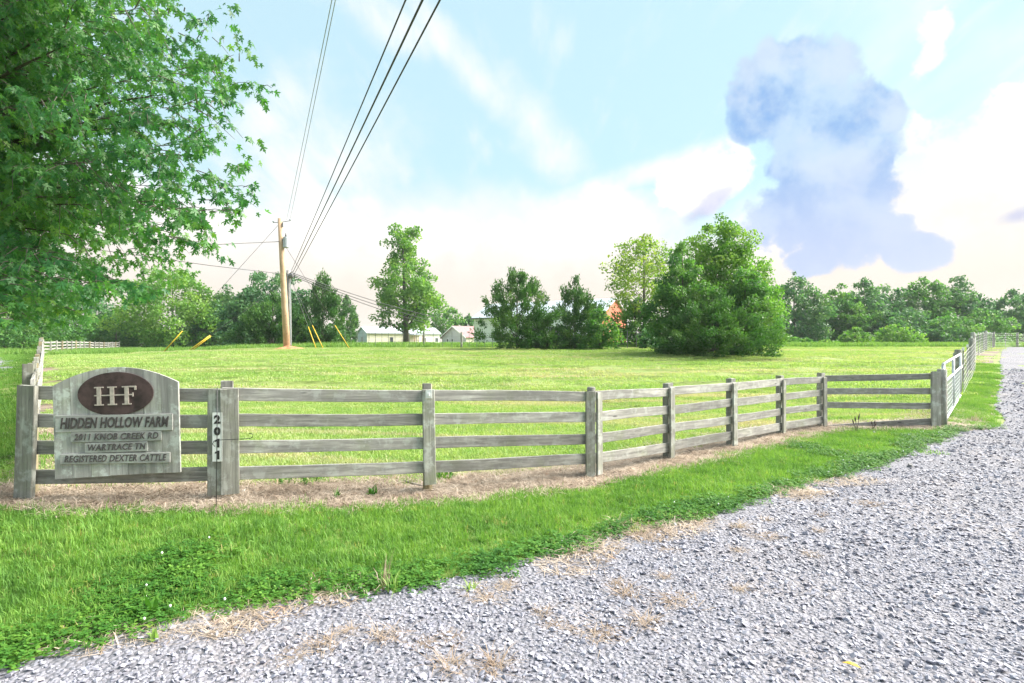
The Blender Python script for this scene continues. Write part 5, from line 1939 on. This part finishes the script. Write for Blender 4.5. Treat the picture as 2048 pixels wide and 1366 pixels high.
# ------------------------------------------------------------------ haze
hm = bpy.data.materials.new('haze')
hm.use_nodes = True
hn_ = hm.node_tree
hn_.nodes.clear()
ho = hn_.nodes.new('ShaderNodeOutputMaterial')
hv = hn_.nodes.new('ShaderNodeVolumePrincipled')
hv.inputs['Color'].default_value = (0.82, 0.92, 1.0, 1)
hv.inputs['Density'].default_value = 0.00025
hv.inputs['Anisotropy'].default_value = 0.2
hn_.links.new(hv.outputs[0], ho.inputs['Volume'])
o = MB().box((-440, -70, -1.2), (450, 660, 26)).build('haze', hm)
tag(o, 'thin bluish evening haze over the whole pasture', 'haze', kind='stuff')

# ------------------------------------------------------------------ small things on the ground
dry_variants = [blade_mesh('dry_tuft', M['dry'], 70, 0.10, 0.17, 0.0045, 0.22, 700 + i, 0.5, 0.035, 0.012, 1.0) for i in range(4)]
flat_variants = [blade_mesh('dry_mat', M['dry'], 110, 0.30, 0.12, 0.0045, 0.18, 720 + i, 0.5, 0.06, 0.012, 1.25) for i in range(3)]
tuft_px = [(1187, 1278, 1), (1247, 1194, 1), (1332, 1162, 0), (1352, 1203, 1), (1292, 1251, 1), (1228, 1172, 0), (1120, 1262, 0), (900, 1335, 1), (985, 1355, 1), (905, 1285, 0), (775, 1290, 1),
           (1015, 1180, 0), (965, 1207, 0), (1083, 1235, 0), (1474, 1059, 1), (1524, 1078, 1), (1632, 1066, 0), (1530, 1048, 0), (1732, 1014, 1), (1625, 1120, 0), (1475, 1183, 0), (840, 1300, 0),
           (640, 1305, 1), (700, 1270, 0), (1340, 1105, 0), (1290, 1085, 0), (1640, 1035, 0), (580, 1330, 0), (1480, 1110, 0), (1200, 1130, 0)]
row_names = ['nearest the bottom edge of the picture', 'in the lowest third of the gravel', 'in the middle of the gravel', 'just below the verge edge', 'farthest up the gravel']
order_ = sorted(range(len(tuft_px)), key=lambda i: -tuft_px[i][1])
tuft_label = {}
ords = ['leftmost', 'second from left', 'third from left', 'fourth from left', 'fifth from left', 'sixth from left']
for rw in range(5):
    ids = sorted(order_[rw * 6:rw * 6 + 6], key=lambda i: tuft_px[i][0])
    for k, i in enumerate(ids):
        tuft_label[i] = '%s of six withered tan grass tufts %s' % (ords[k], row_names[rw])
for i, (px, py, big) in enumerate(tuft_px):
    g = GP(px, py)
    o = bpy.data.objects.new('dry_grass_tuft', (dry_variants if i % 3 else flat_variants)[i % 3])
    COL.objects.link(o)
    o.location = g + Vector((0, 0, 0.006))
    o.rotation_euler = (0, 0, random.uniform(0, 6))
    k = 0.85 if big else 0.55
    o.scale = (k, k, k)
    tag(o, tuft_label[i], 'grass tuft', 'withered tan tufts on the gravel')


def weed(name, px, py, n, h, w, mat, label, seed, spread=0.05):
    g = GP(px, py)
    me = blade_mesh(name, M[mat], n, spread, h, w, 0.55, seed, 0.4, 0.0)
    o = link(name, me, None, None, g)
    return tag(o, label, 'weed')


weed('green_weed', 941, 1188, 14, 0.10, 0.012, 'field_grass', 'small yellow-green weed sprouting at the gravel edge', 801)
weed('green_weed', 785, 1192, 16, 0.16, 0.008, 'field_grass', 'slim yellow-green weed beside a dry stalk at the verge edge', 802)
weed('dry_weed', 768, 1188, 22, 0.20, 0.005, 'dry', 'pale dry grass stalks at the edge of the verge', 803)
weed('green_weed', 1275, 1068, 22, 0.06, 0.016, 'field_grass', 'yellow-green weed between clover patch and bare straw', 804, 0.12)
weed('broadleaf_weed', 300, 1245, 9, 0.14, 0.045, 'clover', 'broad blue-green dock leaves at the lower left verge edge', 805, 0.06)
weed('broadleaf_weed', 310, 1290, 7, 0.09, 0.04, 'field_grass', 'flat light green seedling on bare soil below the dock leaves', 806, 0.06)
weed('green_weed', 1860, 908, 120, 0.06, 0.01, 'verge_grass', 'small island of green grass on the gravel near the gate', 807, 0.34)
weed('green_weed', 745, 992, 20, 0.12, 0.02, 'clover', 'leafy weed in the straw between number post and middle post', 808, 0.08)
weed('green_weed', 675, 1000, 16, 0.13, 0.012, 'clover', 'slim green weed in the straw right of the number post', 809, 0.05)
weed('green_weed', 880, 958, 90, 0.13, 0.02, 'clover', 'bushy weed growing around the foot of the middle post', 810, 0.3)
weed('green_weed', 600, 962, 90, 0.12, 0.02, 'clover', 'low weeds under the bottom rail right of the number post', 811, 0.5)
weed('green_weed', 150, 972, 30, 0.11, 0.02, 'field_grass', 'bright weed sprouting beneath the farm sign', 812, 0.14)
weed('dry_weed', 1950, 845, 60, 0.14, 0.012, 'straw', 'brown dead weed clump at the foot of the gate', 813, 0.25)


def stalk(px, py, h, label, seed):
    g = GP(px, py)
    r = random.Random(seed)
    root = MB()
    for k in range(3):
        a = r.uniform(0, 6); ln = r.uniform(0.1, 0.35)
        e = Vector((math.cos(a) * ln * h, math.sin(a) * ln * h * 0.4, h * r.uniform(0.65, 1)))
        root.tube([(0, 0, -0.02), e * 0.5 + Vector((0.01, 0, 0.01)), e], [0.006, 0.005, 0.003], 5)
        root.tube([e * 0.72, e * 0.86, e * 1.05], [0.006, 0.014, 0.004], 6)
    o = root.build('dead_stalk', M['plaque'], None, loc=g, smooth=True)
    tag(o, label, 'weed stalk')


stalk(1712, 868, 0.38, 'tall brown dead weed stalk before the short gate rails', 1)
stalk(1745, 862, 0.20, 'short brown dead weed stalk nearer the gate post', 2)


def twig(pts, rad, label):
    a = Vector(pts[0])
    o = MB().tube([Vector(p) - a for p in pts], rad, 6).build('fallen_twig', M['fallen'], None, loc=a, smooth=True)
    tag(o, label, 'twig', 'fallen twigs in the straw')


def gpts(lst, up): return [GP(*p) + Vector((0, 0, up)) for p in lst]


twig(gpts([(806, 966), (830, 974), (852, 979), (870, 984)], 0.025), [0.012, 0.011, 0.009, 0.005], 'bare grey twig lying at the foot of the middle post')
twig(gpts([(800, 990), (812, 982), (840, 981), (868, 985)], 0.02), [0.006, 0.008, 0.007, 0.004], 'thinner forked twig in front of the middle post')


def scrap(px, py, w, d_, h, mat, label, name, seed, cat):
    r = random.Random(seed)
    g = GP(px, py)
    vs, fs = [], []
    n = 9
    for i in range(n):
        a = 2 * math.pi * i / n
        k = r.uniform(0.75, 1.15)
        vs.append((math.cos(a) * w * k, math.sin(a) * d_ * k, 0.0))
    for i in range(n):
        vs.append((vs[i][0] * 0.55, vs[i][1] * 0.55, h * r.uniform(0.8, 1.2)))
    vs.append((0, 0, h))
    fs = [(i, (i + 1) % n, n + (i + 1) % n, n + i) for i in range(n)] + [(n + i, n + (i + 1) % n, 2 * n) for i in range(n)] + [tuple(reversed(range(n)))]
    o = MB().add(vs, fs).build(name, M[mat], None, loc=g + Vector((0, 0, 0.006)), rot=(0, 0, r.uniform(0, 3)))
    tag(o, label, cat)


scrap(200, 992, 0.035, 0.02, 0.018, 'letter_pale', 'pale stone in the straw beneath the farm sign', 'pale_stone', 1, 'stone')
scrap(488, 985, 0.04, 0.02, 0.02, 'galv', 'flat pale stone beside the foot of the number post', 'pale_stone', 2, 'stone')
scrap(1240, 1084, 0.035, 0.028, 0.04, 'trim', 'dark clod at the gravel edge by the clover patch', 'dark_clod', 3, 'clod')
scrap(1820, 938, 0.05, 0.04, 0.05, 'trim', 'dark clod on the gravel below the gate', 'dark_clod', 4, 'clod')
scrap(1748, 868, 0.10, 0.03, 0.035, 'trim', 'small dark heap under the short gate rails', 'dark_heap', 5, 'clod')
# yellow leaf at the bottom edge
g = GP(1722, 1360)
vs = [(0, 0, 0.002), (0.018, 0.02, 0.012), (0.016, 0.05, 0.016), (0, 0.085, 0.004), (-0.014, 0.05, 0.012), (-0.017, 0.02, 0.01), (0, 0.04, 0.004)]
fs = [(0, 1, 6), (1, 2, 6), (2, 3, 6), (3, 4, 6), (4, 5, 6), (5, 0, 6)]
tag(MB().add(vs, fs).build('fallen_leaf', M['yellow'], None, loc=g + Vector((0, 0, 0.045)), rot=(0, 0.2, 0.9)), 'single yellow leaf on the gravel at the bottom edge', 'leaf')
